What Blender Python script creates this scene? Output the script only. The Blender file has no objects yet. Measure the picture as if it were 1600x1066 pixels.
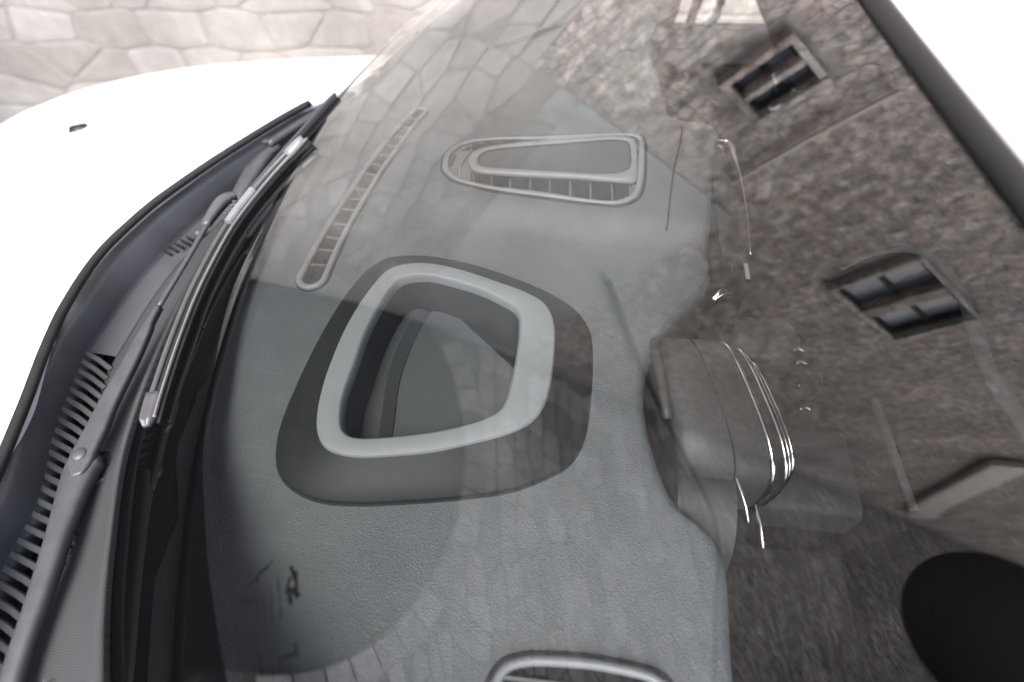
import bpy, bmesh, math, random
from mathutils import Vector, Matrix
random.seed(7)
S = bpy.context.scene
COL = S.collection

# ------------------------------------------------------------------ camera
cam_d = bpy.data.cameras.new('camera'); cam = bpy.data.objects.new('camera', cam_d); COL.objects.link(cam)
cam_d.sensor_width = 36.0; cam_d.lens = 811.76 / 1600 * 36
cam_d.clip_start = 0.01; cam_d.clip_end = 400
cam.matrix_world = Matrix(((0.9919, -0.0763, 0.1017, 0.432),
                           (0.1206, 0.8073, -0.5786, -0.640),
                           (-0.0382, 0.5863, 0.8094, 0.483),
                           (0, 0, 0, 1)))
cam_d.dof.use_dof = True; cam_d.dof.focus_distance = 0.585; cam_d.dof.aperture_fstop = 2.4
S.camera = cam
# ------------------------------------------------------------------ world, sun, exposure
to_sun = Vector((-0.10, -0.50, 0.86)).normalized()
w = bpy.data.worlds.new('World'); S.world = w; w.use_nodes = True
nt = w.node_tree; bg = nt.nodes['Background']
sky = nt.nodes.new('ShaderNodeTexSky'); sky.sky_type = 'NISHITA'; sky.sun_disc = False
sky.sun_elevation = math.asin(to_sun.z); sky.sun_rotation = math.atan2(to_sun.x, to_sun.y)
sky.dust_density = 4.0; sky.air_density = 1.0; sky.ozone_density = 1.0
nt.links.new(sky.outputs[0], bg.inputs[0]); bg.inputs[1].default_value = 0.15
sun_d = bpy.data.lights.new('sun', 'SUN'); sun_d.energy = 1.5; sun_d.angle = math.radians(40); sun_d.color = (1, 0.975, 0.94)
sun = bpy.data.objects.new('sun', sun_d); COL.objects.link(sun)
sun.rotation_euler = (-to_sun).to_track_quat('-Z', 'Y').to_euler()
S.view_settings.view_transform = 'Standard'; S.view_settings.look = 'None'
S.view_settings.gamma = 1.0; S.view_settings.use_curve_mapping = False
S.view_settings.exposure = 1.9
S.render.engine = 'CYCLES'
S.cycles.use_denoising = True
S.cycles.max_bounces = 10; S.cycles.transparent_max_bounces = 16
S.cycles.caustics_reflective = False; S.cycles.caustics_refractive = False
S.cycles.sample_clamp_indirect = 6

# ------------------------------------------------------------------ materials
def new_mat(name):
    m = bpy.data.materials.new(name); m.use_nodes = True
    return m, m.node_tree.nodes, m.node_tree.links, m.node_tree.nodes['Principled BSDF']
def plain(name, col, rough=0.5, metal=0.0, spec=0.5, coat=0.0, noise=0.0, nscale=40, bump=0.0, bscale=400, bdist=0.0005, feat='F1'):
    m, N, L, b = new_mat(name)
    b.inputs['Base Color'].default_value = (*col, 1); b.inputs['Roughness'].default_value = rough
    b.inputs['Metallic'].default_value = metal; b.inputs['Specular IOR Level'].default_value = spec
    b.inputs['Coat Weight'].default_value = coat
    tc = N.new('ShaderNodeTexCoord')
    if noise > 0:
        n = N.new('ShaderNodeTexNoise'); n.inputs['Scale'].default_value = nscale; n.inputs['Detail'].default_value = 6
        L.new(tc.outputs['Object'], n.inputs['Vector'])
        mr = N.new('ShaderNodeMapRange'); mr.inputs['From Min'].default_value = 0.3; mr.inputs['From Max'].default_value = 0.7
        mr.inputs['To Min'].default_value = 1 - noise; mr.inputs['To Max'].default_value = 1 + noise
        L.new(n.outputs['Fac'], mr.inputs['Value'])
        mx = N.new('ShaderNodeVectorMath'); mx.operation = 'SCALE'; mx.inputs[0].default_value = col
        L.new(mr.outputs[0], mx.inputs['Scale']); L.new(mx.outputs[0], b.inputs['Base Color'])
        r2 = N.new('ShaderNodeMapRange'); r2.inputs['To Min'].default_value = max(0, rough - noise * 0.4); r2.inputs['To Max'].default_value = min(1, rough + noise * 0.4)
        L.new(n.outputs['Fac'], r2.inputs['Value']); L.new(r2.outputs[0], b.inputs['Roughness'])
    if bump > 0:
        v = N.new('ShaderNodeTexVoronoi'); v.inputs['Scale'].default_value = bscale; v.feature = feat
        L.new(tc.outputs['Object'], v.inputs['Vector'])
        bp = N.new('ShaderNodeBump'); bp.inputs['Strength'].default_value = bump; bp.inputs['Distance'].default_value = bdist
        L.new(v.outputs['Distance'], bp.inputs['Height']); L.new(bp.outputs[0], b.inputs['Normal'])
    return m
M = {}
M['paint'] = plain('white_paint', (0.82, 0.82, 0.81), 0.35, coat=0.6)
M['rubber'] = plain('black_rubber', (0.009, 0.009, 0.010), 0.5, noise=0.2, nscale=60)
M['cowl'] = plain('cowl_plastic', (0.046, 0.048, 0.053), 0.45, noise=0.16, nscale=22, spec=0.5)
M['armm'] = plain('wiper_paint', (0.050, 0.052, 0.057), 0.45, noise=0.12, nscale=70, bump=0.12, bscale=1800, bdist=0.0003)
M['blade'] = plain('blade_plastic', (0.07, 0.07, 0.074), 0.35, noise=0.1, nscale=50)
M['blade2'] = plain('blade_rail_plastic', (0.16, 0.16, 0.165), 0.35, noise=0.1, nscale=50)
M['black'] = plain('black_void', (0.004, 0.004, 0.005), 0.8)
M['frit'] = plain('frit_print', (0.004, 0.003, 0.005), 0.6, spec=0.1)
M['fritglass'] = plain('frit_glass', (0.002, 0.0018, 0.0022), 0.02, spec=0.05)
M['dash'] = plain('dash_grain', (0.088, 0.096, 0.102), 0.55, noise=0.07, nscale=30, bump=0.9, bscale=420, bdist=0.0012, feat='DISTANCE_TO_EDGE')
M['plate'] = plain('surround_plastic', (0.013, 0.013, 0.013), 0.5, spec=0.25, noise=0.06, nscale=30, bump=0.08, bscale=1500, bdist=0.0003)
M['ring'] = plain('ring_satin', (0.205, 0.218, 0.228), 0.5, noise=0.04, nscale=60)
M['recess'] = plain('recess_plastic', (0.056, 0.062, 0.067), 0.45, noise=0.08, nscale=40)
M['podm'] = plain('pod_plastic', (0.03, 0.03, 0.03), 0.5, noise=0.06, nscale=40, bump=0.1, bscale=900, bdist=0.0003)
M['hudglass'] = plain('cover_dark', (0.006, 0.006, 0.007), 0.12)
M['silver'] = plain('vent_satin', (0.18, 0.188, 0.194), 0.4, noise=0.05, nscale=50)
M['slat'] = plain('slat_plastic', (0.10, 0.10, 0.10), 0.5)
M['chrome'] = plain('chrome', (0.85, 0.85, 0.86), 0.1, metal=1.0)
M['cabin'] = plain('cabin_dark', (0.004, 0.0037, 0.0037), 0.8, noise=0.3, nscale=12, spec=0.2)
M['cabin2'] = plain('cabin_grey', (0.007, 0.007, 0.0075), 0.8, noise=0.2, nscale=15)
M['cabin3'] = plain('console_metal', (0.09, 0.092, 0.095), 0.45, noise=0.1, nscale=40)
M['cabin4'] = plain('armrest_vinyl', (0.022, 0.023, 0.025), 0.6, noise=0.15, nscale=25)
M['trim'] = plain('door_trim', (0.20, 0.20, 0.20), 0.6, noise=0.06, nscale=20)
M['pale'] = plain('pale_lit_edge', (0.16, 0.157, 0.152), 0.7, noise=0.1, nscale=30)  # pale colour standing in for light caught on the seat edge
M['card'] = plain('white_card', (0.8, 0.79, 0.76), 0.7)
M['brown'] = plain('brown_knob', (0.02, 0.014, 0.011), 0.5, noise=0.3, nscale=30)
M['headliner'] = plain('headliner', (0.05, 0.05, 0.05), 0.9)
M['lensblack'] = plain('lens_black', (0.004, 0.004, 0.004), 0.55, spec=0.15)
M['print'] = plain('black_print', (0.004, 0.004, 0.004), 0.9, spec=0.0)
M['wood'] = plain('frame_wood', (0.085, 0.065, 0.05), 0.75, noise=0.3, nscale=14)
M['gate'] = plain('gate_paint', (0.06, 0.066, 0.072), 0.65, noise=0.2, nscale=9)
M['cable'] = plain('black_sheath', (0.008, 0.008, 0.009), 0.6)
M['flash'] = plain('pale_flashing', (0.66, 0.62, 0.58), 0.7, noise=0.08, nscale=8)
M['sky_pane'] = plain('sky_tint_pane', (0.13, 0.16, 0.225), 0.4, noise=0.15, nscale=3)  # bluish base colour paints the sky reflected in the panes
# windscreen: thin clear pane, reflection by Fresnel on both faces
def glass_mat():
    m = bpy.data.materials.new('windscreen_glass'); m.use_nodes = True
    N, L = m.node_tree.nodes, m.node_tree.links; N.clear()
    out = N.new('ShaderNodeOutputMaterial'); mix = N.new('ShaderNodeMixShader')
    tr = N.new('ShaderNodeBsdfTransparent'); tr.inputs[0].default_value = (0.86, 0.885, 0.885, 1)
    gl = N.new('ShaderNodeBsdfGlossy'); gl.inputs['Roughness'].default_value = 0.0; gl.inputs[0].default_value = (1, 1, 1, 1)
    fr = N.new('ShaderNodeFresnel'); fr.inputs['IOR'].default_value = 1.52
    m1 = N.new('ShaderNodeMath'); m1.operation = 'MULTIPLY'; m1.inputs[1].default_value = 2.0
    m2 = N.new('ShaderNodeMath'); m2.operation = 'ADD'; m2.inputs[1].default_value = 1.0
    m3 = N.new('ShaderNodeMath'); m3.operation = 'DIVIDE'
    L.new(fr.outputs[0], m1.inputs[0]); L.new(fr.outputs[0], m2.inputs[0]); L.new(m1.outputs[0], m3.inputs[0]); L.new(m2.outputs[0], m3.inputs[1])
    L.new(m3.outputs[0], mix.inputs[0]); L.new(tr.outputs[0], mix.inputs[1]); L.new(gl.outputs[0], mix.inputs[2])
    df = N.new('ShaderNodeBsdfDiffuse'); df.inputs[0].default_value = (0.6, 0.58, 0.55, 1)
    tc = N.new('ShaderNodeTexCoord'); ns = N.new('ShaderNodeTexNoise'); ns.inputs['Scale'].default_value = 9; ns.inputs['Detail'].default_value = 5
    n3 = N.new('ShaderNodeTexNoise'); n3.inputs['Scale'].default_value = 420; n3.inputs['Detail'].default_value = 1
    L.new(tc.outputs['Object'], ns.inputs['Vector']); L.new(tc.outputs['Object'], n3.inputs['Vector'])
    a1 = N.new('ShaderNodeMapRange'); a1.inputs['From Min'].default_value = 0.35; a1.inputs['From Max'].default_value = 0.75; a1.inputs['To Max'].default_value = 0.0025
    a2 = N.new('ShaderNodeMapRange'); a2.inputs['From Min'].default_value = 0.80; a2.inputs['From Max'].default_value = 0.86; a2.inputs['To Max'].default_value = 0.05
    L.new(ns.outputs['Fac'], a1.inputs['Value']); L.new(n3.outputs['Fac'], a2.inputs['Value'])
    sm = N.new('ShaderNodeMath'); sm.operation = 'ADD'; L.new(a1.outputs[0], sm.inputs[0]); L.new(a2.outputs[0], sm.inputs[1])
    mx2 = N.new('ShaderNodeMixShader'); L.new(sm.outputs[0], mx2.inputs[0]); L.new(mix.outputs[0], mx2.inputs[1]); L.new(df.outputs[0], mx2.inputs[2])
    L.new(mx2.outputs[0], out.inputs[0])
    return m
M['glass'] = glass_mat()
def cowl_mesh_mat():
    m, N, L, b = new_mat('cowl_weave')
    tc = N.new('ShaderNodeTexCoord')
    hs = []
    for ax in ('X', 'Y'):
        wv = N.new('ShaderNodeTexWave'); wv.bands_direction = ax; wv.inputs['Scale'].default_value = 150
        L.new(tc.outputs['Object'], wv.inputs['Vector']); hs.append(wv)
    mu = N.new('ShaderNodeMath'); mu.operation = 'MULTIPLY'
    L.new(hs[0].outputs['Fac'], mu.inputs[0]); L.new(hs[1].outputs['Fac'], mu.inputs[1])
    cr = N.new('ShaderNodeMapRange'); cr.inputs['To Min'].default_value = 0.035; cr.inputs['To Max'].default_value = 0.085
    L.new(mu.outputs[0], cr.inputs['Value'])
    cc = N.new('ShaderNodeCombineColor')
    for i, k in enumerate((0.95, 0.98, 1.06)):
        q = N.new('ShaderNodeMath'); q.operation = 'MULTIPLY'; q.inputs[1].default_value = k
        L.new(cr.outputs[0], q.inputs[0]); L.new(q.outputs[0], cc.inputs[i])
    L.new(cc.outputs[0], b.inputs['Base Color'])
    bp = N.new('ShaderNodeBump'); bp.inputs['Strength'].default_value = 0.35; bp.inputs['Distance'].default_value = 0.0006
    L.new(mu.outputs[0], bp.inputs['Height']); L.new(bp.outputs[0], b.inputs['Normal'])
    b.inputs['Roughness'].default_value = 0.4
    return m
M['weave'] = cowl_mesh_mat()
def speaker_mat():
    m, N, L, b = new_mat('speaker_mesh')
    tc = N.new('ShaderNodeTexCoord'); hs = []
    for ax in ('X', 'Y'):
        wv = N.new('ShaderNodeTexWave'); wv.bands_direction = ax; wv.inputs['Scale'].default_value = 75 if ax == 'X' else 55
        L.new(tc.outputs['Object'], wv.inputs['Vector']); hs.append(wv)
    mu = N.new('ShaderNodeMath'); mu.operation = 'MULTIPLY'
    L.new(hs[0].outputs['Fac'], mu.inputs[0]); L.new(hs[1].outputs['Fac'], mu.inputs[1])
    cr = N.new('ShaderNodeValToRGB'); cr.color_ramp.elements[0].color = (0.07, 0.073, 0.077, 1); cr.color_ramp.elements[1].color = (0.015, 0.015, 0.016, 1)
    L.new(mu.outputs[0], cr.inputs[0]); L.new(cr.outputs[0], b.inputs['Base Color']); b.inputs['Roughness'].default_value = 0.45
    return m
M['speaker'] = speaker_mat()
def stone_mat(name, stops, grain=18, rough=0.9, amp=0.45):
    m, N, L, b = new_mat(name)
    g = N.new('ShaderNodeNewGeometry'); oi = N.new('ShaderNodeObjectInfo')
    ad = N.new('ShaderNodeMath'); ad.operation = 'ADD'; fr = N.new('ShaderNodeMath'); fr.operation = 'FRACT'
    L.new(g.outputs['Random Per Island'], ad.inputs[0]); L.new(oi.outputs['Random'], ad.inputs[1]); L.new(ad.outputs[0], fr.inputs[0])
    ramp = N.new('ShaderNodeValToRGB'); ramp.color_ramp.interpolation = 'LINEAR'
    el = ramp.color_ramp.elements
    while len(el) < len(stops): el.new(0.5)
    for i, c in enumerate(stops):
        el[i].position = i / (len(stops) - 1); el[i].color = (*c, 1)
    L.new(fr.outputs[0], ramp.inputs[0])
    n = N.new('ShaderNodeTexNoise'); n.inputs['Scale'].default_value = grain; n.inputs['Detail'].default_value = 8; n.inputs['Roughness'].default_value = 0.7
    L.new(g.outputs['Position'], n.inputs['Vector'])
    n2 = N.new('ShaderNodeTexNoise'); n2.inputs['Scale'].default_value = 1.3; n2.inputs['Detail'].default_value = 4
    L.new(g.outputs['Position'], n2.inputs['Vector'])
    mr = N.new('ShaderNodeMapRange'); mr.inputs['From Min'].default_value = 0.25; mr.inputs['From Max'].default_value = 0.75
    mr.inputs['To Min'].default_value = 1 - amp; mr.inputs['To Max'].default_value = 1 + amp * 0.85; L.new(n.outputs['Fac'], mr.inputs['Value'])
    mr2 = N.new('ShaderNodeMapRange'); mr2.inputs['From Min'].default_value = 0.3; mr2.inputs['From Max'].default_value = 0.7
    mr2.inputs['To Min'].default_value = 0.72; mr2.inputs['To Max'].default_value = 1.2; L.new(n2.outputs['Fac'], mr2.inputs['Value'])
    mm = N.new('ShaderNodeMath'); mm.operation = 'MULTIPLY'; L.new(mr.outputs[0], mm.inputs[0]); L.new(mr2.outputs[0], mm.inputs[1])
    vs = N.new('ShaderNodeVectorMath'); vs.operation = 'SCALE'; L.new(ramp.outputs[0], vs.inputs[0]); L.new(mm.outputs[0], vs.inputs['Scale'])
    L.new(vs.outputs[0], b.inputs['Base Color']); b.inputs['Roughness'].default_value = rough
    bp = N.new('ShaderNodeBump'); bp.inputs['Strength'].default_value = 0.6; bp.inputs['Distance'].default_value = 0.01
    L.new(n.outputs['Fac'], bp.inputs['Height']); L.new(bp.outputs[0], b.inputs['Normal'])
    return m
M['limestone'] = stone_mat('pale_limestone', [(0.355, 0.34, 0.32), (0.41, 0.395, 0.375), (0.33, 0.31, 0.285), (0.395, 0.375, 0.355), (0.43, 0.42, 0.405)], 9, amp=0.2)
M['rubble'] = stone_mat('brown_rubble', [(0.46, 0.42, 0.385), (0.60, 0.55, 0.505), (0.50, 0.41, 0.375), (0.42, 0.405, 0.385), (0.64, 0.59, 0.545), (0.53, 0.475, 0.40), (0.37, 0.32, 0.295)], 15, amp=0.98)
M['greystone'] = stone_mat('grey_stone', [(0.46, 0.435, 0.415), (0.78, 0.75, 0.72), (0.38, 0.37, 0.36), (0.66, 0.60, 0.575), (0.60, 0.60, 0.56), (0.34, 0.325, 0.315)], 9, amp=0.4)
M['mortar3'] = stone_mat('grey_mortar', [(0.32, 0.305, 0.29), (0.32, 0.305, 0.29)], 12, amp=0.3)
M['mortar'] = stone_mat('lime_mortar', [(0.335, 0.315, 0.295), (0.335, 0.315, 0.295)], 20, amp=0.15)
M['mortar2'] = stone_mat('brown_mortar', [(0.33, 0.305, 0.285), (0.33, 0.305, 0.285)], 12, amp=0.75)
M['render'] = stone_mat('sky_grey_panel', [(0.44, 0.452, 0.46), (0.44, 0.452, 0.46)], 5, amp=0.14)  # even cool grey standing in for sky mirrored in the windscreen
M['cobble'] = stone_mat('cobble_ground', [(0.2, 0.19, 0.18), (0.2, 0.19, 0.18)], 8)

# ------------------------------------------------------------------ helpers
def empty(name, loc=(0, 0, 0), parent=None):
    o = bpy.data.objects.new(name, None); COL.objects.link(o); o.location = loc; o.empty_display_size = 0.1
    if parent: o.parent = parent
    return o
def mobj(name, verts, faces, mat, parent=None, smooth=True, loc=None):
    me = bpy.data.meshes.new(name); me.from_pydata([tuple(v) for v in verts], [], faces)
    bm = bmesh.new(); bm.from_mesh(me); bmesh.ops.recalc_face_normals(bm, faces=bm.faces); bm.to_mesh(me); bm.free()
    if smooth:
        for p in me.polygons: p.use_smooth = True
    if mat: me.materials.append(M[mat] if isinstance(mat, str) else mat)
    o = bpy.data.objects.new(name, me); COL.objects.link(o)
    if parent: o.parent = parent
    if loc: o.location = loc
    return o
def tag(o, label=None, cat=None, group=None, kind=None):
    for k, v in (('label', label), ('category', cat), ('group', group), ('kind', kind)):
        if v: o[k] = v
    return o
def lerp(a, b, t): return a + (b - a) * t
def interp(x, pts):
    if x <= pts[0][0]: return pts[0][1]
    for (a, va), (b, vb) in zip(pts, pts[1:]):
        if x <= b: return va + (vb - va) * (x - a) / (b - a)
    return pts[-1][1]
def smoothstep(a, b, x):
    t = max(0, min(1, (x - a) / (b - a))); return t * t * (3 - 2 * t)
def catmull(pts, n, closed=False):
    P = [Vector(p) for p in pts]; m = len(P); segs = m if closed else m - 1; out = []
    for i in range(segs):
        p0 = P[(i - 1) % m] if closed or i > 0 else P[0] * 2 - P[1]
        p1 = P[i]; p2 = P[(i + 1) % m]
        p3 = P[(i + 2) % m] if closed or i + 2 < m else P[-1] * 2 - P[-2]
        for k in range(n):
            t = k / n
            out.append(0.5 * ((2 * p1) + (p2 - p0) * t + (2 * p0 - 5 * p1 + 4 * p2 - p3) * t * t + (3 * p1 - p0 - 3 * p2 + p3) * t ** 3))
    if not closed: out.append(P[-1].copy())
    return out
def curve_y(pts, n=8):
    """smooth x(y) table out of (y, x) pairs"""
    c = catmull([(a, b, 0) for a, b in pts], n)
    return [(p.x, p.y) for p in c]
def loft(name, rows, mat, parent=None, closed=False, smooth=True, cap0=False, cap1=False):
    """rows: equal-length lists of points"""
    V = []; F = []; n = len(rows[0])
    for r in rows: V += [tuple(p) for p in r]
    for i in range(len(rows) - 1):
        for j in range(n if closed else n - 1):
            a = i * n + j; b = i * n + (j + 1) % n
            F.append((a, b, b + n, a + n))
    if cap0: F.append(tuple(range(n - 1, -1, -1)))
    if cap1: F.append(tuple(range((len(rows) - 1) * n, len(rows) * n)))
    return mobj(name, V, F, mat, parent, smooth)
def sweep_geo(path, wd, ht, up=(0, 0, 1), prof=None, upf=None):
    """rounded-box (or round) section swept along path; wd/ht numbers or lists"""
    P = [Vector(p) for p in path]; n = len(P); V = []; F = []
    if prof is None: prof = [(-1, -1), (1, -1), (1, 0.55), (0.72, 1), (-0.72, 1), (-1, 0.55)]
    k = len(prof)
    for i, p in enumerate(P):
        t = (P[min(i + 1, n - 1)] - P[max(i - 1, 0)]).normalized()
        u = Vector(up); s = t.cross(u).normalized(); u = s.cross(t).normalized()
        a = wd[i] if isinstance(wd, (list, tuple)) else wd; b = ht[i] if isinstance(ht, (list, tuple)) else ht
        for (x, y) in prof: V.append(p + s * (x * a / 2) + u * (y * b / 2))
    for i in range(n - 1):
        for j in range(k):
            F.append((i * k + j, i * k + (j + 1) % k, (i + 1) * k + (j + 1) % k, (i + 1) * k + j))
    F.append(tuple(range(k - 1, -1, -1))); F.append(tuple(range((n - 1) * k, n * k)))
    return V, F
def circ(k=10): return [(math.cos(2 * math.pi * i / k), math.sin(2 * math.pi * i / k)) for i in range(k)]
def sweep(name, path, wd, ht, mat, parent=None, smooth=False, prof=None, up=(0, 0, 1)):
    V, F = sweep_geo(path, wd, ht, up, prof); return mobj(name, V, F, mat, parent, smooth)
def tube(name, path, r, mat, parent=None, k=10, up=(0, 0, 1)):
    rr = [2 * x for x in r] if isinstance(r, (list, tuple)) else 2 * r
    return sweep(name, path, rr, rr, mat, parent, True, circ(k), up)
def loop_tube(name, pts, r, mat, parent=None, k=8, h=None):
    """closed ring of round section lying roughly in xy"""
    P = [Vector(p) for p in pts]; n = len(P); rows = []; h = h or r
    for i, p in enumerate(P):
        t = (P[(i + 1) % n] - P[i - 1]).normalized(); s = t.cross(Vector((0, 0, 1))).normalized()
        rows.append([p + s * (r * c) + Vector((0, 0, h * d)) for c, d in circ(k)])
    rows.append(rows[0]); return loft(name, rows, mat, parent, closed=True)
def box_geo(c, s):
    x, y, z = c; a, b, h = s[0] / 2, s[1] / 2, s[2] / 2
    V = [(x + i * a, y + j * b, z + k * h) for k in (-1, 1) for j in (-1, 1) for i in (-1, 1)]
    F = [(0, 2, 3, 1), (4, 5, 7, 6), (0, 1, 5, 4), (2, 6, 7, 3), (0, 4, 6, 2), (1, 3, 7, 5)]
    return V, F
def box(name, c, s, mat, parent=None, bevel=0.0):
    V, F = box_geo(c, s); o = mobj(name, V, F, mat, parent, False)
    if bevel:
        bm = bmesh.new(); bm.from_mesh(o.data); bmesh.ops.bevel(bm, geom=list(bm.edges), offset=bevel, segments=2, affect='EDGES', profile=0.6)
        bm.to_mesh(o.data); bm.free()
    return o
def fan(name, pts, mat, parent=None, smooth=False):
    return mobj(name, pts, [tuple(range(len(pts)))], mat, parent, smooth)
def polar(poly, c, n=96, z=None):
    """closed outline resampled at equal angles about c (star-shaped outlines)"""
    sm = catmull([(p[0], p[1], p[2]) for p in poly], 8, True)
    A = sorted((math.atan2(p.y - c[1], p.x - c[0]), math.hypot(p.x - c[0], p.y - c[1])) for p in sm)
    A = [(A[-1][0] - 2 * math.pi, A[-1][1])] + A + [(A[0][0] + 2 * math.pi, A[0][1])]
    zz = poly[0][2] if z is None else z; out = []
    for i in range(n):
        a = -math.pi + 2 * math.pi * (i + 0.5) / n; r = interp(a, A)
        out.append(Vector((c[0] + r * math.cos(a), c[1] + r * math.sin(a), zz)))
    return out
def inside(x, y, poly):
    r = False; j = len(poly) - 1
    for i in range(len(poly)):
        xi, yi = poly[i][0], poly[i][1]; xj, yj = poly[j][0], poly[j][1]
        if (yi > y) != (yj > y) and x < (xj - xi) * (y - yi) / (yj - yi) + xi: r = not r
        j = i
    return r

# ------------------------------------------------------------------ setting: ground
GZ = -1.0
ground = mobj('ground', [(-60, -60, GZ), (60, -60, GZ), (60, 60, GZ), (-60, 60, GZ)], [(0, 1, 2, 3)], 'cobble', smooth=False)
tag(ground, kind='structure')

# ------------------------------------------------------------------ stone buildings
def cells_of(u0, u1, v0, v1, su, sv, rnd, skip, gap, ju=0.42, jv=0.30):
    """irregular stones: Voronoi cells of a staggered, jittered grid (stretched along u), shrunk by the joint"""
    k = 1.7 * su / sv; nu = max(1, int((u1 - u0) / su)); nv = max(1, int((v1 - v0) / sv)); P = {}
    for j in range(-2, nv + 2):
        for i in range(-2, nu + 2):
            if rnd.random() < 0.12: continue
            P[(i, j)] = (u0 + (i + 0.5 + 0.5 * (j % 2) + rnd.uniform(-ju, ju)) * su, v0 + (j + 0.5 + rnd.uniform(-jv, jv)) * sv)
    out = []
    for (i, j), (cu_, cv_) in P.items():
        if not (u0 <= cu_ <= u1 and v0 <= cv_ <= v1): continue
        poly = [(cu_ - 1.6 * su, cv_ - 1.6 * sv), (cu_ + 1.6 * su, cv_ - 1.6 * sv), (cu_ + 1.6 * su, cv_ + 1.6 * sv), (cu_ - 1.6 * su, cv_ + 1.6 * sv)]
        poly = [(min(max(p, u0), u1), min(max(q, v0), v1)) for p, q in poly]
        for dj in (-2, -1, 0, 1, 2):
            for di in (-2, -1, 0, 1, 2):
                q = P.get((i + di, j + dj))
                if q is None or (di == 0 and dj == 0): continue
                nx, ny = (q[0] - cu_) / (k * k), (q[1] - cv_); mx, my = (q[0] + cu_) / 2, (q[1] + cv_) / 2
                l = math.hypot(nx, ny) or 1e-9; nx /= l; ny /= l; c = nx * mx + ny * my - gap
                new = []
                for a_, b_ in zip(poly, poly[1:] + poly[:1]):
                    da, db = nx * a_[0] + ny * a_[1] - c, nx * b_[0] + ny * b_[1] - c
                    if da <= 0: new.append(a_)
                    if (da < 0) != (db < 0) and abs(da - db) > 1e-9:
                        t = da / (da - db); new.append((a_[0] + (b_[0] - a_[0]) * t, a_[1] + (b_[1] - a_[1]) * t))
                poly = new
                if len(poly) < 3: break
            if len(poly) < 3: break
        if len(poly) < 3: continue
        us = [p[0] for p in poly]; vs = [p[1] for p in poly]
        if max(us) - min(us) < 0.02 or max(vs) - min(vs) < 0.02: continue
        if skip(sum(us) / len(us), sum(vs) / len(vs), (max(us) - min(us)) / 2, (max(vs) - min(vs)) / 2): continue
        out.append(poly)
    return out
def stone_geo(poly, depth, rnd):
    """rounded block front over the outline, in (u, v, out) space: corners cut once, face domed"""
    m = (sum(p[0] for p in poly) / len(poly), sum(p[1] for p in poly) / len(poly)); ring = []
    for a_, b_ in zip(poly, poly[1:] + poly[:1]):
        ring += [(lerp(a_[0], b_[0], 0.1), lerp(a_[1], b_[1], 0.1)), (lerp(a_[0], b_[0], 0.9), lerp(a_[1], b_[1], 0.9))]
    n = len(ring); d = depth * rnd.uniform(0.5, 1.4)
    V = [(a, b, -0.01) for a, b in ring] + [(lerp(a, m[0], 0.06), lerp(b, m[1], 0.06), d * 0.7) for a, b in ring] + [(lerp(a, m[0], 0.35), lerp(b, m[1], 0.35), d * rnd.uniform(0.9, 1.15)) for a, b in ring]
    F = []
    for q in (0, n):
        for i in range(n): F.append((q + i, q + (i + 1) % n, q + n + (i + 1) % n, q + n + i))
    F.append(tuple(range(2 * n, 3 * n)))
    return V, F
def bounds(poly): return min(p[0] for p in poly), max(p[0] for p in poly), min(p[1] for p in poly), max(p[1] for p in poly)
def masonry(parent, cells, depth, mat, xf, rnd, nobj, order):
    """the nobj cells that show largest become single stones, the rest one mesh"""
    cells = sorted(cells, key=lambda c: order(bounds(c))); V = []; F = []
    for i, c in enumerate(cells):
        v, f = stone_geo(c, depth, rnd)
        if i < nobj:
            c = bounds(c); m = ((c[0] + c[1]) / 2, (c[2] + c[3]) / 2); o0 = xf(m[0], m[1], 0)
            mobj('stone', [Vector(xf(*p)) - Vector(o0) for p in v], f, mat, parent, False, loc=o0)
        else:
            b = len(V); V += [xf(*p) for p in v]; F += [tuple(b + k for k in q) for q in f]
    if V:
        me = bpy.data.meshes.new('small_stones'); me.from_pydata(V, [], F)
        me.materials.append(M[mat]); o = bpy.data.objects.new('small_stones', me); COL.objects.link(o); o.parent = parent
        o['kind'] = 'stuff'

WY = 1.55      # facade beside the car
FX = -3.0      # wall ahead of the car
side = empty('stone_building', (0, WY, GZ))
tag(side, 'tall stone house beside the car, pale at its base, brown rubble and small windows above', 'building')
side_i = Matrix.Translation((0, -WY, -GZ))
def sideP(x, z, d): return (x, -d, z - GZ)              # local to the building's base
WIN = [(-0.36, 0.17, 3.08, 3.92), (0.10, 0.385, 1.36, 1.60)]
rnd = random.Random(3)
def skip_side(u, v, du, dv):
    return any(a - 0.07 - du * 0.6 < u < b + 0.07 + du * 0.6 and c - 0.07 - dv * 0.6 < v < d + 0.07 + dv * 0.6 for a, b, c, d in WIN)
def backing(parent, xf, u0, u1, v0, v1, holes, mat, name):
    holes = [(max(h[0], u0), min(h[1], u1), max(h[2], v0), min(h[3], v1)) for h in holes if h[0] < u1 and h[1] > u0 and h[2] < v1 and h[3] > v0]
    us = sorted({u0, u1, *[h[0] for h in holes], *[h[1] for h in holes]}); vs = sorted({v0, v1, *[h[2] for h in holes], *[h[3] for h in holes]})
    V = []; F = []
    for a, b in zip(us, us[1:]):
        for c, d in zip(vs, vs[1:]):
            m = ((a + b) / 2, (c + d) / 2)
            if any(h[0] < m[0] < h[1] and h[2] < m[1] < h[3] for h in holes): continue
            k = len(V); V += [xf(a, c, 0), xf(b, c, 0), xf(b, d, 0), xf(a, d, 0)]; F.append((k, k + 1, k + 2, k + 3))
    return mobj(name, V, F, mat, parent, False)
XS, ZS = -0.42, 2.10          # pale panel over the limestone base, added to reflect a sky-like grey
never = lambda *a: False
ZB = 0.95
backing(side, sideP, FX - 0.3, XS, GZ, ZB, [], 'mortar', 'wall')
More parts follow.
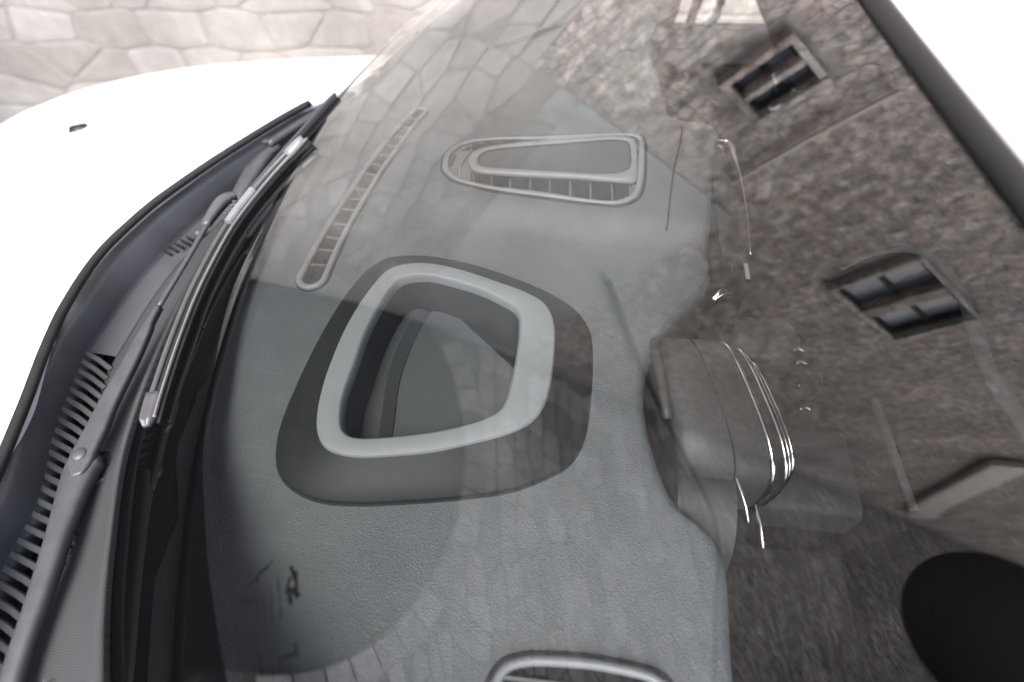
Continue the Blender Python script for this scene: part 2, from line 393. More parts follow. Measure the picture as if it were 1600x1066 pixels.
backing(side, sideP, XS, 5.0, GZ, 0.62, [], 'mortar', 'wall')
backing(side, sideP, XS, 5.0, 0.62, ZS, WIN, 'mortar2', 'wall')
backing(side, sideP, FX - 0.3, 5.0, ZS, 18.0, WIN, 'mortar2', 'wall')
V, F = box_geo(sideP((FX - 0.3 + XS) / 2, (ZB + ZS) / 2, -0.02), (XS - FX + 0.29, 0.05, ZS - ZB + 0.03))
mobj('sky_tone_panel', V, F, 'render', side, False)
cl = cells_of(FX, XS, GZ, ZB, 0.24, 0.15, rnd, never, 0.0028, 0.46, 0.2) + cells_of(XS, 2.0, GZ, 0.62, 0.24, 0.15, rnd, never, 0.0028, 0.46, 0.2)
masonry(side, cl, 0.004, 'limestone', sideP, rnd, 220, lambda c: abs((c[0] + c[1]) / 2 + 1.3) + abs((c[2] + c[3]) / 2 + 0.4) * 0.8)
cu = cells_of(XS, 2.2, 0.62, ZS, 0.07, 0.048, rnd, skip_side, 0.001) + cells_of(FX, 2.2, ZS, 6.0, 0.07, 0.048, rnd, skip_side, 0.001)
masonry(side, cu, 0.003, 'rubble', sideP, rnd, 80, lambda c: -(c[1] - c[0]) * (c[3] - c[2]))
cu = cells_of(FX, 2.2, 6.0, 18.0, 0.22, 0.15, rnd, lambda *a: False, 0.004)
masonry(side, cu, 0.006, 'rubble', sideP, rnd, 0, lambda c: 0)
def window(parent, rect):
    x0, x1, z0, z1 = rect; dp = 0.06
    wn = empty('window', sideP((x0 + x1) / 2, z0, 0), parent)
    def Lc(x, z, d): return (x - (x0 + x1) / 2, -d, z - z0)
    # reveal
    r0 = [Lc(x0, z0, 0.01), Lc(x1, z0, 0.01), Lc(x1, z1, 0.01), Lc(x0, z1, 0.01)]; r1 = [Lc(x0, z0, -dp), Lc(x1, z0, -dp), Lc(x1, z1, -dp), Lc(x0, z1, -dp)]
    loft('reveal', [r0, r1], 'mortar2', wn, closed=True, smooth=False, cap1=True)
    sx, sz = x1 - x0, z1 - z0; fw = 0.018
    V = []; F = []
    def add(c, s):
        v, f = box_geo(c, s); k = len(V); V.extend(v); F.extend([tuple(k + i for i in q) for q in f])
    yc = dp - 0.03
    add((0, yc, fw / 2), (sx, 0.05, fw)); add((0, yc, sz - fw / 2), (sx, 0.05, fw))
    add((-sx / 2 + fw / 2, yc, sz / 2), (fw, 0.05, sz - 2 * fw)); add((sx / 2 - fw / 2, yc, sz / 2), (fw, 0.05, sz - 2 * fw))
    add((0, yc, sz / 2), (0.03, 0.046, sz - 2 * fw))
    mobj('frame', V, F, 'black', wn, False)
    box('transom', (0, yc - 0.04, sz / 2), (sx, 0.07, sz * 0.13), 'rubble', wn, 0.004)
    for i in (-1, 1):
        for k in (0.26, 0.74):
            box('pane', (i * sx * 0.25, dp - 0.022, sz * k), (sx * 0.5 - 0.034, 0.006, sz * 0.435 - 0.02), 'sky_pane', wn)
    # dressed-stone surround
    t = 0.035
    box('sill', (0, -0.02, -t / 2 - 0.002), (sx + 2 * t, 0.09, t), 'rubble', wn, 0.006)
    box('lintel', (0, -0.02, sz + t / 2 + 0.002), (sx + 2 * t, 0.07, t), 'rubble', wn, 0.006)
    for i in (-1, 1): box('jamb', (i * (sx / 2 + t / 2 + 0.002), -0.015, sz / 2), (t, 0.06, sz - 0.002), 'rubble', wn, 0.006)
for r in WIN: window(side, r)
# thin pale string course below the upper storey and a pale strip high on the wall
sweep('string_course', [sideP(x, z, 0.045) for x, z in ((-0.25, 1.86), (0.0, 1.86), (0.6, 1.86))], 0.02, 0.02, 'flash', side)
sweep('flashing', [sideP(x, z, 0.07) for x, z in ((-2.62, 9.45), (-2.2, 8.8), (-0.66, 7.18))], 0.07, 0.42, 'flash', side, up=(0.6, 0, 0.8))

front = empty('end_wall', (FX, 0, GZ))
tag(front, 'grey rough stone wall ahead of the car with an arched plank gate', 'wall')
def frontP(y, z, d): return (d, y, z - GZ)
ACY, ACZ, AR = 0.45, -0.15, 1.66
def in_gate(y, z, g=0.0):
    if abs(y - ACY) > AR + g: return False
    return z < ACZ or (y - ACY) ** 2 + (z - ACZ) ** 2 < (AR + g) ** 2
backV = []; 
mobj('wall', [(-0.12, -2.4, 0), (-0.12, WY - 0.001, 0), (-0.12, WY - 0.001, 19), (-0.12, -2.4, 19)], [(0, 1, 2, 3)], 'mortar3', front, False)
rnd2 = random.Random(11)
cf = cells_of(-2.4, WY - 0.02, GZ, 4.3, 0.26, 0.18, rnd2, lambda u, v, du, dv: in_gate(u, v, 0.22), 0.006, 0.46, 0.2)
def frontS(y, z, d): return frontP(y, z, d - 0.11)
masonry(front, cf, 0.012, 'greystone', frontS, rnd2, 230, lambda c: abs((c[2] + c[3]) / 2 - 2.6) + abs((c[0] + c[1]) / 2) * 0.9)
cf = cells_of(-2.4, WY - 0.02, 4.3, 18.0, 0.17, 0.10, rnd2, lambda *a: False, 0.002, 0.46, 0.25)
masonry(front, cf, 0.006, 'rubble', frontS, rnd2, 0, lambda c: 0)
gate = empty('gate', frontP(ACY, GZ, -0.08), front)
n = 17; pw = 2 * AR / n
for i in range(n):
    y0, y1 = -AR + i * pw + 0.0025, min(-AR + (i + 1) * pw - 0.0025, WY - ACY - 0.03)
    if y1 - y0 < 0.03: continue
    def top(y): return math.sqrt(max(0.0004, AR * AR - y * y)) + ACZ - GZ
    P0 = [(0, y0, 0.02), (0, y1, 0.02), (0, y1, top(y1)), (0, (y0 + y1) / 2, top((y0 + y1) / 2)), (0, y0, top(y0))]
    P1 = [(0.035, p[1], p[2]) for p in P0]
    loft('plank', [P0, P1], 'gate', gate, closed=True, smooth=False, cap1=True)
nv = 25
for i in range(nv):
    a0 = math.pi * i / nv + 0.006; a1 = math.pi * (i + 1) / nv - 0.006
    if ACY + (AR + 0.2) * math.cos(a0) > WY - 0.02: continue
    rr0, rr1 = AR + 0.01, AR + 0.2 + rnd2.uniform(-0.02, 0.02); dd = rnd2.uniform(0.0, 0.03)
    q = [(rr0, a0), (rr1, a0), (rr1, a1), (rr0, a1)]
    P0 = [frontP(ACY + r * math.cos(a), ACZ + r * math.sin(a), -0.11) for r, a in q]; P1 = [frontP(ACY + r * math.cos(a), ACZ + r * math.sin(a), dd) for r, a in q]
    loft('arch_stone', [P0, P1], 'greystone', front, closed=True, smooth=False, cap1=True)
cab = catmull([(-1.42, 1.49, 1.98), (-1.5, 1.49, 2.1), (-2.2, 1.49, 3.0), (-2.92, 1.2, 4.15), (-2.93, 0.39, 4.52), (-2.93, -0.43, 4.22), (-2.93, -1.0, 3.99), (-2.93, -2.2, 3.5)], 6)
o = tube('cable', cab, 0.028, 'cable', None, 8); tag(o, 'thick black cable slung across the stone walls, reflected in the windscreen', 'cable')

# ------------------------------------------------------------------ the car
car = empty('car', (0, 0, GZ))
tag(car, 'white car with black cowl, wipers, raked windscreen and grey dashboard seen through it', 'car')
OFF = Vector((0, 0, -GZ))
def part(name, loc=(0, 0, 0), parent=None):
    return empty(name, Vector(loc) + (OFF if parent is None else Vector((0, 0, 0))), parent or car)
body = OFF
class CarSpace:
    pass
hub = car   # meshes below are written in dash-level coordinates and lifted by OFF
def up(o):
    o.location = Vector(o.location) + OFF; return o
# windscreen surface
ZT, XT, KT, KB, BUL = 0.33, 0.622, 0.068, 0.30, 0.02
def xb(y): return KB * y * y
def zg(x, y):
    b = xb(y); t = (x - b) / (XT + KT * y * y - b)
    if t < 0.35: return ZT * 0.35 + BUL * 0.91 + (ZT + BUL * 1.2) * (t - 0.35)
    return ZT * t + BUL * 4 * t * (1 - t)
GOUT = curve_y([(-0.74, 0.14), (-0.660, 0.067), (-0.606, 0.024), (-0.554, -0.009), (-0.468, -0.057), (-0.401, -0.079), (-0.320, -0.093), (-0.203, -0.104), (-0.12, -0.106), (-0.05, -0.098), (0.029, -0.072), (0.1, -0.045), (0.2, -0.012), (0.3, 0.018), (0.5, 0.07), (0.74, 0.155)])
FIN = curve_y([(-0.74, 0.33), (-0.69, 0.275), (-0.646, 0.227), (-0.611, 0.194), (-0.569, 0.159), (-0.531, 0.132), (-0.490, 0.104), (-0.440, 0.078), (-0.385, 0.056), (-0.322, 0.032), (-0.250, 0.012), (-0.179, 0.008), (-0.109, 0.009), (-0.017, 0.010), (0.101, 0.012), (0.2, 0.018), (0.3, 0.032), (0.5, 0.08), (0.74, 0.17)])
FDOT = curve_y([(-0.74, 0.36), (-0.69, 0.31), (-0.643, 0.256), (-0.595, 0.213), (-0.539, 0.166), (-0.492, 0.119), (-0.45, 0.092), (-0.39, 0.065), (-0.31, 0.036), (-0.25, 0.017), (-0.15, 0.012), (0.0, 0.013), (0.3, 0.035), (0.74, 0.172)])
XTOP = 0.618
NY, NX = 120, 90
rows = []
for i in range(NY + 1):
    y = -0.74 + 1.48 * i / NY; a = interp(y, FIN) - 0.0005; b = XTOP + KT * (y * y - 0.1)
    rows.append([(lerp(a, b, j / NX), y, zg(lerp(a, b, j / NX), y)) for j in range(NX + 1)])
screen = up(loft('windscreen', rows, 'glass', car))
def strip(name, fa, fb, y0, y1, off, mat, parent, ny=90, nx=8):
    R_ = []
    for i in range(ny + 1):
        y = lerp(y0, y1, i / ny); a, b = fa(y), fb(y)
        R_.append([(lerp(a, b, j / nx), y, zg(lerp(a, b, j / nx), y) + off) for j in range(nx + 1)])
    return loft(name, R_, mat, parent)
strip('frit_band', lambda y: interp(y, GOUT) + 0.002, lambda y: interp(y, FIN), -0.74, 0.74, 0.0, 'fritglass', screen, 120, 24)
strip('frit_band', lambda y: XTOP + KT * (y * y - 0.1) - 0.052 + 0.028 * smoothstep(-0.25, -0.5, y), lambda y: XTOP + KT * (y * y - 0.1), -0.735, 0.735, -0.003, 'frit', screen)
# fading row of printed dots along the frit
V = []; F = []
for q in range(5):
    for i in range(300):
        y = -0.70 + 0.0035 * i + (q % 2) * 0.00175
        if y > 0.2: continue
        a, b = interp(y, FIN), interp(y, FDOT); x = lerp(a, b, (q + 0.5) / 5)
        if b - a < 0.004: continue
        s = 0.0014 * (1 - q * 0.13); k = len(V)
        V += [(x + s * c, y + s * d, zg(x + s * c, y + s * d) - 0.0032) for c, d in circ(6)]; F.append(tuple(range(k, k + 6)))
o = mobj('frit_dots', V, F, 'frit', screen, False); o['kind'] = 'stuff'
# glazing stamp: unreadable small marks printed on the glass
def mark(quads, name):
    V = []; F = []
    for (x, y, a, l, h) in quads:
        c, s = math.cos(a), math.sin(a); k = len(V)
        for p, q in ((-1, -1), (1, -1), (1, 1), (-1, 1)):
            X = x + c * p * l / 2 - s * q * h / 2; Y = y + s * p * l / 2 + c * q * h / 2; V.append((X, Y, zg(X, Y) - 0.002))
        F.append((k, k + 1, k + 2, k + 3))
    return mobj(name, V, F, 'print', screen, False)
A0 = -1.05
mark([(0.2615, -0.5815, A0 + .25, 0.013, 0.0030), (0.2665, -0.5865, A0 - .1, 0.015, 0.0026), (0.2595, -0.5885, A0 - .5, 0.011, 0.0026), (0.2685, -0.5930, A0 + .5, 0.010, 0.0040), (0.2630, -0.5940, A0 - .2, 0.009, 0.0030), (0.2655, -0.597, A0 + .1, 0.008, 0.003)], 'emblem_mark')
rk = random.Random(5); lines = []
for (x, y, n_, w_) in ((0.2480, -0.5850, 12, 0.0022), (0.2420, -0.5900, 10, 0.0016), (0.2375, -0.5950, 10, 0.0016), (0.2330, -0.6000, 7, 0.0016)):
    for i in range(n_):
        t = i * 0.0024
        if rk.random() < 0.9: lines.append((x + t * math.cos(A0), y + t * math.sin(A0), A0 + rk.choice((0, 0.4, 1.57)), rk.uniform(0.0015, 0.0026), w_ * rk.uniform(0.5, 0.9)))
mark(lines, 'stamp_text')
mark([(0.2290, -0.5790, 0.5, 0.012, 0.0026), (0.2230, -0.5855, 0.6, 0.010, 0.0036), (0.2340, -0.5755, 0.9, 0.008, 0.0018), (0.2180, -0.5900, 1.0, 0.006, 0.0026), (0.2265, -0.5850, A0, 0.005, 0.0018)], 'stamp_logo')
mark([(0.2770, -0.6280, 0.3, 0.010, 0.0024), (0.2815, -0.6240, A0, 0.008, 0.0022), (0.2715, -0.6325, A0, 0.009, 0.0022), (0.2540, -0.6340, A0, 0.015, 0.0016), (0.2675, -0.6390, A0, 0.008, 0.0016)], 'stamp_logo')

# bonnet
BR = curve_y([(-0.80, -0.03), (-0.72, -0.068), (-0.6, -0.118), (-0.471, -0.160), (-0.417, -0.178), (-0.353, -0.201), (-0.285, -0.220), (-0.199, -0.230), (-0.126, -0.220), (-0.058, -0.200), (0.063, -0.146), (0.205, -0.064), (0.313, 0.041)])
FE = catmull([(-0.45, -0.90, -0.19), (-0.80, -0.82, -0.185), (-0.98, -0.5, -0.175), (-1.02, -0.2, -0.17), (-1.0, 0.12, -0.17), (-0.943, 0.344, -0.17), (-0.904, 0.431, -0.17), (-0.834, 0.509, -0.17), (-0.718, 0.585, -0.17), (-0.567, 0.642, -0.17), (-0.370, 0.684, -0.17), (-0.166, 0.710, -0.17), (-0.056, 0.721, -0.17)], 10)
ns = len(FE); rows = []
for i in range(ns):
    s = i / (ns - 1); y = lerp(-0.80, 0.313, s); A = Vector((interp(y, BR), y, -0.01)); B = FE[i]
    r = [A + Vector((-0.002, 0, -0.03)), A + Vector((0.003, 0, -0.006)), A]
    for k in range(1, 15):
        t = k / 14; p = A.lerp(B, t); p.z = A.z + (B.z - A.z) * t ** 1.12 + 0.004 * math.sin(math.pi * t); r.append(p)
    od = Vector((B.x - A.x, B.y - A.y, 0)).normalized()
    for d, h in ((0.012, -0.006), (0.025, -0.02), (0.036, -0.045), (0.045, -0.09), (0.05, -0.2), (0.05, -0.7)): r.append(B + od * d + Vector((0, 0, h)))
    rows.append(r)
bonnet = up(loft('bonnet', rows, 'paint', car))
# washer nozzle set into the bonnet
noz = up(sweep('washer_nozzle', [(-0.626, 0.220, -0.112), (-0.612, 0.226, -0.100), (-0.592, 0.231, -0.098), (-0.575, 0.234, -0.110)], [0.014, 0.030, 0.032, 0.014], [0.006, 0.022, 0.022, 0.006], 'rubber', car, True, circ(10)))
# bonnet seal
sp = [(interp(y, BR) + 0.012, y, -0.008) for y in [lerp(-0.78, 0.20, i / 90) for i in range(91)]]
up(tube('bonnet_seal', sp, 0.006, 'rubber', car, 10))

# cowl panel (lofted front trough, weave-textured rear panel) with its air slots
SLL = curve_y([(-0.74, -0.072), (-0.66, -0.097), (-0.616, -0.108), (-0.584, -0.117), (-0.553, -0.122), (-0.521, -0.126), (-0.481, -0.142), (-0.451, -0.157), (-0.417, -0.170), (-0.379, -0.181), (-0.346, -0.189), (-0.315, -0.196), (-0.2, -0.196), (-0.1, -0.182), (0.0, -0.152), (0.1, -0.104), (0.2, -0.050), (0.36, 0.03)])
SLR = curve_y([(-0.74, -0.03), (-0.639, -0.066), (-0.599, -0.073), (-0.568, -0.072), (-0.535, -0.080), (-0.487, -0.107), (-0.441, -0.130), (-0.399, -0.146), (-0.364, -0.156), (-0.331, -0.165), (-0.2, -0.172), (-0.1, -0.160), (0.0, -0.130), (0.1, -0.084), (0.2, -0.036), (0.36, 0.035)])
def col_pts(y):
    a = interp(y, BR) + 0.014; b = interp(y, SLL); c = interp(y, SLR); d = interp(y, GOUT) + 0.004
    c = max(c, b + 0.004); d = max(d, c + 0.004); a = min(a, b - 0.012)
    return a, b, c, d
rows = []; rows2 = []; rowsF = []
for i in range(161):
    y = lerp(-0.74, 0.21, i / 160); a, b, c, d = col_pts(y); zd = zg(d, y) + 0.007
    zb = -0.066; zc = -0.074
    if y > 0: zb = lerp(-0.066, -0.045, min(1, y / 0.3)); zc = zb - 0.004
    m = lerp(a, b, 0.45)
    rows.append([(a - 0.016, y, -0.055), (a - 0.006, y, -0.020), (lerp(a, m, 0.5), y, -0.034), (m, y, -0.044), (lerp(m, b, 0.6), y, zb + 0.006), (b - 0.004, y, zb), (b, y, zb - 0.002), (b + 0.001, y, zb - 0.02)])
    rows2.append([(c - 0.001, y, zc - 0.02), (c, y, zc - 0.001), (c + 0.003, y, zc), (lerp(c, d, 0.4), y, lerp(zc, zd, 0.35)), (lerp(c, d, 0.85), y, lerp(zc, zd, 0.85)), (d - 0.003, y, zd + 0.003), (d, y, zd), (d + 0.001, y, zd - 0.02)])
    rowsF.append([(b - 0.03, y, zb - 0.022), (b - 0.01, y, zb - 0.03), (c + 0.01, y, zb - 0.035), (c + 0.04, y, zb - 0.022)])
cowl = part('cowl_panel')
loft('trough', rows, 'cowl', cowl)
loft('woven_panel', rows2, 'weave', cowl)
loft('slot_floor', rowsF, 'black', cowl)
# closing plate where there are no slots
rows = []
for i in range(61):
    y = lerp(-0.318, 0.21, i / 60); a, b, c, d = col_pts(y)
    zb = -0.066 if y < 0 else lerp(-0.066, -0.045, min(1, y / 0.3)); zc = -0.074 if y < 0 else zb - 0.004
    rows.append([(b - 0.002, y, zb - 0.001), (lerp(b, c, .5), y, lerp(zb, zc, .5)), (c + 0.002, y, zc + 0.0005)])
loft('cover_plate', rows, 'cowl', cowl)
yy = -0.325; k = 0
while yy > -0.73:
    a, b, c, d = col_pts(yy); a2, b2, c2, d2 = col_pts(yy - 0.012)
    sweep('slot_bar', [(b - 0.007, yy + 0.005, -0.0655), (lerp(b, c2, .5), yy - 0.003, -0.0695), (c2 + 0.006, yy - 0.0135, -0.0740)], 0.0066, 0.006, 'cowl', cowl)
    yy -= 0.0138; k += 1
# round pivot cap and ring on the cowl
loop_tube('pivot_ring', [(-0.085 + 0.019 * math.cos(t), -0.468 + 0.019 * math.sin(t), -0.066) for t in [2 * math.pi * i / 40 for i in range(40)]], 0.003, 'cowl', cowl)
def dome(name, c, r, h, mat, parent, n=24, m=6):
    R_ = [[(c[0] + r * math.cos(q * math.pi / 2 / m) * math.cos(2 * math.pi * i / n), c[1] + r * math.cos(q * math.pi / 2 / m) * math.sin(2 * math.pi * i / n), c[2] + h * math.sin(q * math.pi / 2 / m)) for i in range(n)] for q in range(m)]
    return loft(name, R_, mat, parent, closed=True, cap1=True)
dome('screw_cap', (0.012, -0.672, -0.062), 0.020, 0.012, 'cowl', cowl)
loop_tube('cap_ring', [(0.012 + 0.0225 * math.cos(t), -0.672 + 0.0225 * math.sin(t), -0.060) for t in [2 * math.pi * i / 32 for i in range(32)]], 0.0022, 'blade', cowl)
dome('clip_head', (-0.158, -0.085, -0.066), 0.008, 0.008, 'cowl', cowl, 14, 4)
for i in range(5): sweep('cowl_rib', [(-0.196 + 0.006 * i, -0.128 + 0.008 * i, -0.066), (-0.18 + 0.006 * i, -0.134 + 0.008 * i, -0.068)], 0.002, 0.01, 'rubber', cowl)

# wiper nearest the camera
wip = part('wiper')
hd = catmull([(0.006, -0.760, -0.05), (-0.029, -0.671, -0.046), (-0.050, -0.603, -0.046), (-0.074, -0.535, -0.048), (-0.090, -0.485, -0.050), (-0.094, -0.462, -0.052)], 6)
nh = len(hd)
sweep('arm_head', hd, [interp(i / (nh - 1), [(0, 0.018), (0.3, 0.019), (0.55, 0.022), (0.75, 0.032), (0.9, 0.038), (1, 0.027)]) for i in range(nh)], [interp(i / (nh - 1), [(0, 0.012), (0.6, 0.014), (1, 0.018)]) for i in range(nh)], 'armm', wip, True,
      prof=[(-1, -1), (1, -1), (1.0, 0.2), (0.86, 0.72), (0.5, 1), (-0.4, 1), (-0.86, 0.72), (-1, 0.2)])
ar = catmull([(-0.0835, -0.489, -0.044), (-0.0925, -0.468, -0.043), (-0.096, -0.435, -0.042), (-0.1005, -0.398, -0.040), (-0.1025, -0.340, -0.036), (-0.105, -0.295, -0.032), (-0.106, -0.262, -0.030)], 7)
na = len(ar)
sweep('arm', ar, [interp(i / (na - 1), [(0, 0.010), (0.06, 0.022), (0.14, 0.029), (0.3, 0.027), (0.55, 0.022), (0.75, 0.017), (0.84, 0.014), (0.86, 0.010), (1, 0.008)]) for i in range(na)], 0.009, 'armm', wip, True,
      prof=[(-1, -1), (1, -1), (1.0, 0.3), (0.9, 0.9), (0.6, 1), (-0.5, 1), (-0.8, 0.8), (-1, 0.1)])
rod = catmull([(-0.106, -0.265, -0.030), (-0.102, -0.187, -0.022), (-0.099, -0.119, -0.014), (-0.098, -0.10, -0.012)], 6)
tube('arm_rod', rod, 0.0035, 'armm', wip, 8)
V, F = sweep_geo(catmull([(-0.0985, -0.122, -0.012), (-0.098, -0.102, -0.010), (-0.095, -0.078, -0.008), (-0.092, -0.062, -0.010), (-0.086, -0.052, -0.014)], 5), [interp(i / 20, [(0, 0.010), (0.4, 0.016), (0.7, 0.019), (1, 0.012)]) for i in range(21)], [interp(i / 20, [(0, 0.009), (0.5, 0.012), (1, 0.010)]) for i in range(21)])
mobj('arm_hook', V, F, 'blade', wip, True)
rv = [(-0.094, -0.466, -0.0275)]
dome('rivet', (-0.0930, -0.4665, -0.0388), 0.0082, 0.004, 'armm', wip, 20, 5)
bl = catmull([(-0.031, -0.430, -0.030), (-0.036, -0.413, -0.029), (-0.047, -0.371, -0.029), (-0.061, -0.307, -0.028), (-0.076, -0.227, -0.029), (-0.079, -0.138, -0.024), (-0.071, -0.083, -0.017), (-0.041, -0.014, 0.002), (0.000, 0.040, 0.026)], 8)
nb = len(bl)
def offs(path, dx, dz, dy=0): return [Vector(p) + Vector((dx, dy, dz)) for p in path]
sweep('blade_spine', bl[6:], 0.007, 0.008, 'blade', wip, True, circ(8))
sweep('blade_flex', offs(bl[6:], 0.0085, 0.000), 0.0055, 0.006, 'rubber', wip, False)
sweep('blade_rail', offs(bl[6:], 0.0125, 0.002), 0.0032, 0.006, 'blade2', wip, True, circ(8))
sweep('blade_rubber', offs(bl[4:], 0.016, -0.006), 0.005, 0.01, 'rubber', wip, False)
sweep('blade_end', [p + Vector((0.004, 0, 0.001)) for p in bl[:14]], [interp(i / 13, [(0, 0.008), (0.35, 0.016), (1, 0.019)]) for i in range(14)], [interp(i / 13, [(0, 0.006), (0.3, 0.012), (1, 0.012)]) for i in range(14)], 'blade', wip, True,
      prof=[(-1, -1), (1, -1), (1, 0.4), (0.55, 1), (0.1, 0.85), (-0.15, 0.55), (-0.4, 1), (-0.8, 0.8), (-1, 0.2)])
sweep('blade_end', [p + Vector((0.005, 0, 0.001)) for p in bl[-5:]], [0.018, 0.019, 0.019, 0.017, 0.012], 0.014, 'blade2', wip, True, circ(8))
im = min(range(nb), key=lambda i: abs(bl[i].y + 0.085))
sweep('blade_clip', [p + Vector((0.006, 0, 0.004)) for p in bl[im - 4:im + 5]], 0.012, 0.012, 'blade2', wip)
for i in range(4): box('clip_stud', bl[im - 2 + i] + Vector((-0.004, 0, 0.009)), (0.006, 0.003, 0.004), 'blade', wip, 0.0006)
# wiper on the far side
wip2 = part('wiper')
a2 = catmull([(0.055, 0.372, -0.02), (0.017, 0.318, -0.024), (-0.042, 0.222, -0.028), (-0.08, 0.165, -0.03), (-0.113, 0.112, -0.032)], 6)
sweep('arm', a2, [interp(i / 24, [(0, 0.016), (0.7, 0.022), (1, 0.026)]) for i in range(25)], 0.012, 'armm', wip2, True, prof=[(-1, -1), (1, -1), (1, 0.4), (0.7, 1), (-0.7, 1), (-1, 0.4)])
h2 = catmull([(-0.106, 0.124, -0.042), (-0.118, 0.095, -0.044), (-0.122, 0.05, -0.050), (-0.124, 0.0, -0.056), (-0.125, -0.04, -0.066)], 6)
sweep('arm_head', h2, [interp(i / 24, [(0, 0.03), (0.3, 0.034), (0.6, 0.026), (1, 0.016)]) for i in range(25)], 0.014, 'armm', wip2, True, prof=[(-1, -1), (1, -1), (1, 0.3), (0.7, 1), (-0.6, 1), (-1, 0.3)])
dome('rivet', (-0.113, 0.113, -0.027), 0.010, 0.006, 'armm', wip2, 16, 4)

# roof and its header seal
rows = []
for i in range(41):
    y = -0.80 + 1.6 * i / 40; e = XTOP + KT * (y * y - 0.1); dr = -0.30 * max(0, abs(y) - 0.5) ** 2 * 4
    rows.append([(e + 0.004, y, ZT - 0.02 + dr), (e + 0.008, y, ZT + 0.000 + dr), (e + 0.014, y, ZT + 0.008 + dr), (e + 0.06, y, ZT + 0.024 + dr), (e + 0.3, y, ZT + 0.06 + dr), (e + 0.8, y, ZT + 0.07 + dr), (e + 1.5, y, ZT + 0.03 + dr)])
up(loft('roof', rows, 'paint', car))
rows = [[(p[0][0] + 0.01, p[0][1], p[0][2]), (p[0][0] + 0.3, p[0][1], p[0][2] + 0.05), (p[0][0] + 1.45, p[0][1], p[0][2] + 0.03)] for p in rows]
up(loft('headliner', rows, 'headliner', car))
up(tube('header_seal', [(XTOP + KT * (y * y - 0.1) + 0.003, y, ZT - 0.002) for y in [-0.72 + 1.44 * i / 50 for i in range(51)]], 0.0065, 'rubber', car, 8))
# pillars
for s in (-1, 1):
    p = [(0.14, s * 0.80, -0.04), (0.30, s * 0.775, 0.10), (0.46, s * 0.745, 0.22), (0.66, s * 0.71, 0.315)]
    up(sweep('windscreen_pillar', catmull(p, 5), 0.07, 0.05, 'paint', car, True, circ(10)))
# doors (outer skin below the belt line), inner trim
for s in (-1, 1):
    d = part('door')
    rows = [[(x, s * 0.86, -0.75), (x, s * 0.88, -0.45), (x, s * 0.85, -0.2), (x, s * 0.80, -0.105), (x, s * 0.75, -0.095)] for x in (0.05, 0.6, 1.2, 2.1)]
    loft('outer_skin', rows, 'paint', d)
    rows = [[(x, s * 0.745, -0.096), (x, s * 0.70, -0.09), (x, s * 0.675, -0.11), (x, s * 0.67, -0.15)] for x in (0.3, 0.6, 1.2, 2.1)]
    loft('belt_trim', rows, 'trim', d)
    rows = [[(x, s * 0.672, -0.15), (x, s * 0.64, -0.3), (x, s * 0.64, -0.75)] for x in (0.3, 0.6, 1.2, 2.1)]
    loft('inner_panel', rows, 'cabin', d)
    if s > 0:
        tube('chrome_arc', catmull([(0.885, 0.638, -0.242), (0.905, 0.636, -0.236), (0.922, 0.636, -0.215), (0.928, 0.637, -0.19)], 5), 0.008, 'chrome', d, 8)
        tube('handle_bezel', [(0.895 + 0.048 * math.cos(a), 0.637, -0.165 + 0.040 * math.sin(a)) for a in [0.3 + 3.0 * i / 20 for i in range(21)]], 0.007, 'cabin4', d, 8, up=(0, 1, 0))
        tube('door_pull', [(0.872, 0.63, -0.15), (0.874, 0.62, -0.17), (0.878, 0.63, -0.19)], 0.012, 'chrome', d, 8)
    if s > 0: tube('handle', catmull([(0.66, 0.69, -0.08), (0.665, 0.685, -0.03), (0.68, 0.69, 0.02), (0.70, 0.69, 0.05), (0.71, 0.69, 0.02), (0.715, 0.685, -0.04), (0.70, 0.69, -0.075)], 5), 0.012, 'chrome', d)
up(mobj('floor_pan', [(0.0, -0.86, -0.75), (2.1, -0.86, -0.75), (2.1, 0.86, -0.75), (0.0, 0.86, -0.75)], [(0, 1, 2, 3)], 'cabin', car, False))
up(mobj('rear_bulkhead', [(1.9, -0.8, -0.75), (1.9, 0.8, -0.75), (1.9, 0.75, 0.38), (1.9, -0.75, 0.38)], [(0, 1, 2, 3)], 'cabin', car, False))
up(mobj('fire_wall', [(-0.02, -0.8, -0.75), (-0.02, 0.8, -0.75), (-0.02, 0.8, -0.14), (-0.02, -0.8, -0.14)], [(0, 1, 2, 3)], 'black', car, False))
for s in (-1, 1):
    up(loft('wing', [[(x, s * 0.78, -0.30), (x, s * 0.86, -0.33), (x, s * 0.88, -0.75)] for x in (0.3, 0.1, -0.2, -0.5)], 'paint', car))

# dashboard
HUDC = (0.295, -0.335)
HUD_OUT = [(0.204, -0.173), (0.251, -0.170), (0.307, -0.180), (0.361, -0.198), (0.407, -0.219), (0.442, -0.244), (0.458, -0.273), (0.462, -0.307), (0.462, -0.356), (0.458, -0.404), (0.445, -0.435), (0.423, -0.452), (0.389, -0.469), (0.342, -0.481), (0.295, -0.490), (0.248, -0.497), (0.211, -0.498), (0.182, -0.490), (0.162, -0.476), (0.150, -0.455), (0.143, -0.425), (0.142, -0.379), (0.145, -0.320), (0.153, -0.261), (0.167, -0.210), (0.183, -0.185)]
HUD_RING = [(0.207, -0.217), (0.192, -0.256), (0.183, -0.306), (0.181, -0.355), (0.183, -0.392), (0.190, -0.427), (0.202, -0.448), (0.218, -0.457), (0.242, -0.459), (0.271, -0.455), (0.314, -0.446), (0.356, -0.431), (0.388, -0.417), (0.409, -0.399), (0.419, -0.369), (0.421, -0.322), (0.418, -0.281), (0.407, -0.255), (0.385, -0.239), (0.346, -0.224), (0.301, -0.209), (0.261, -0.201), (0.229, -0.204)]
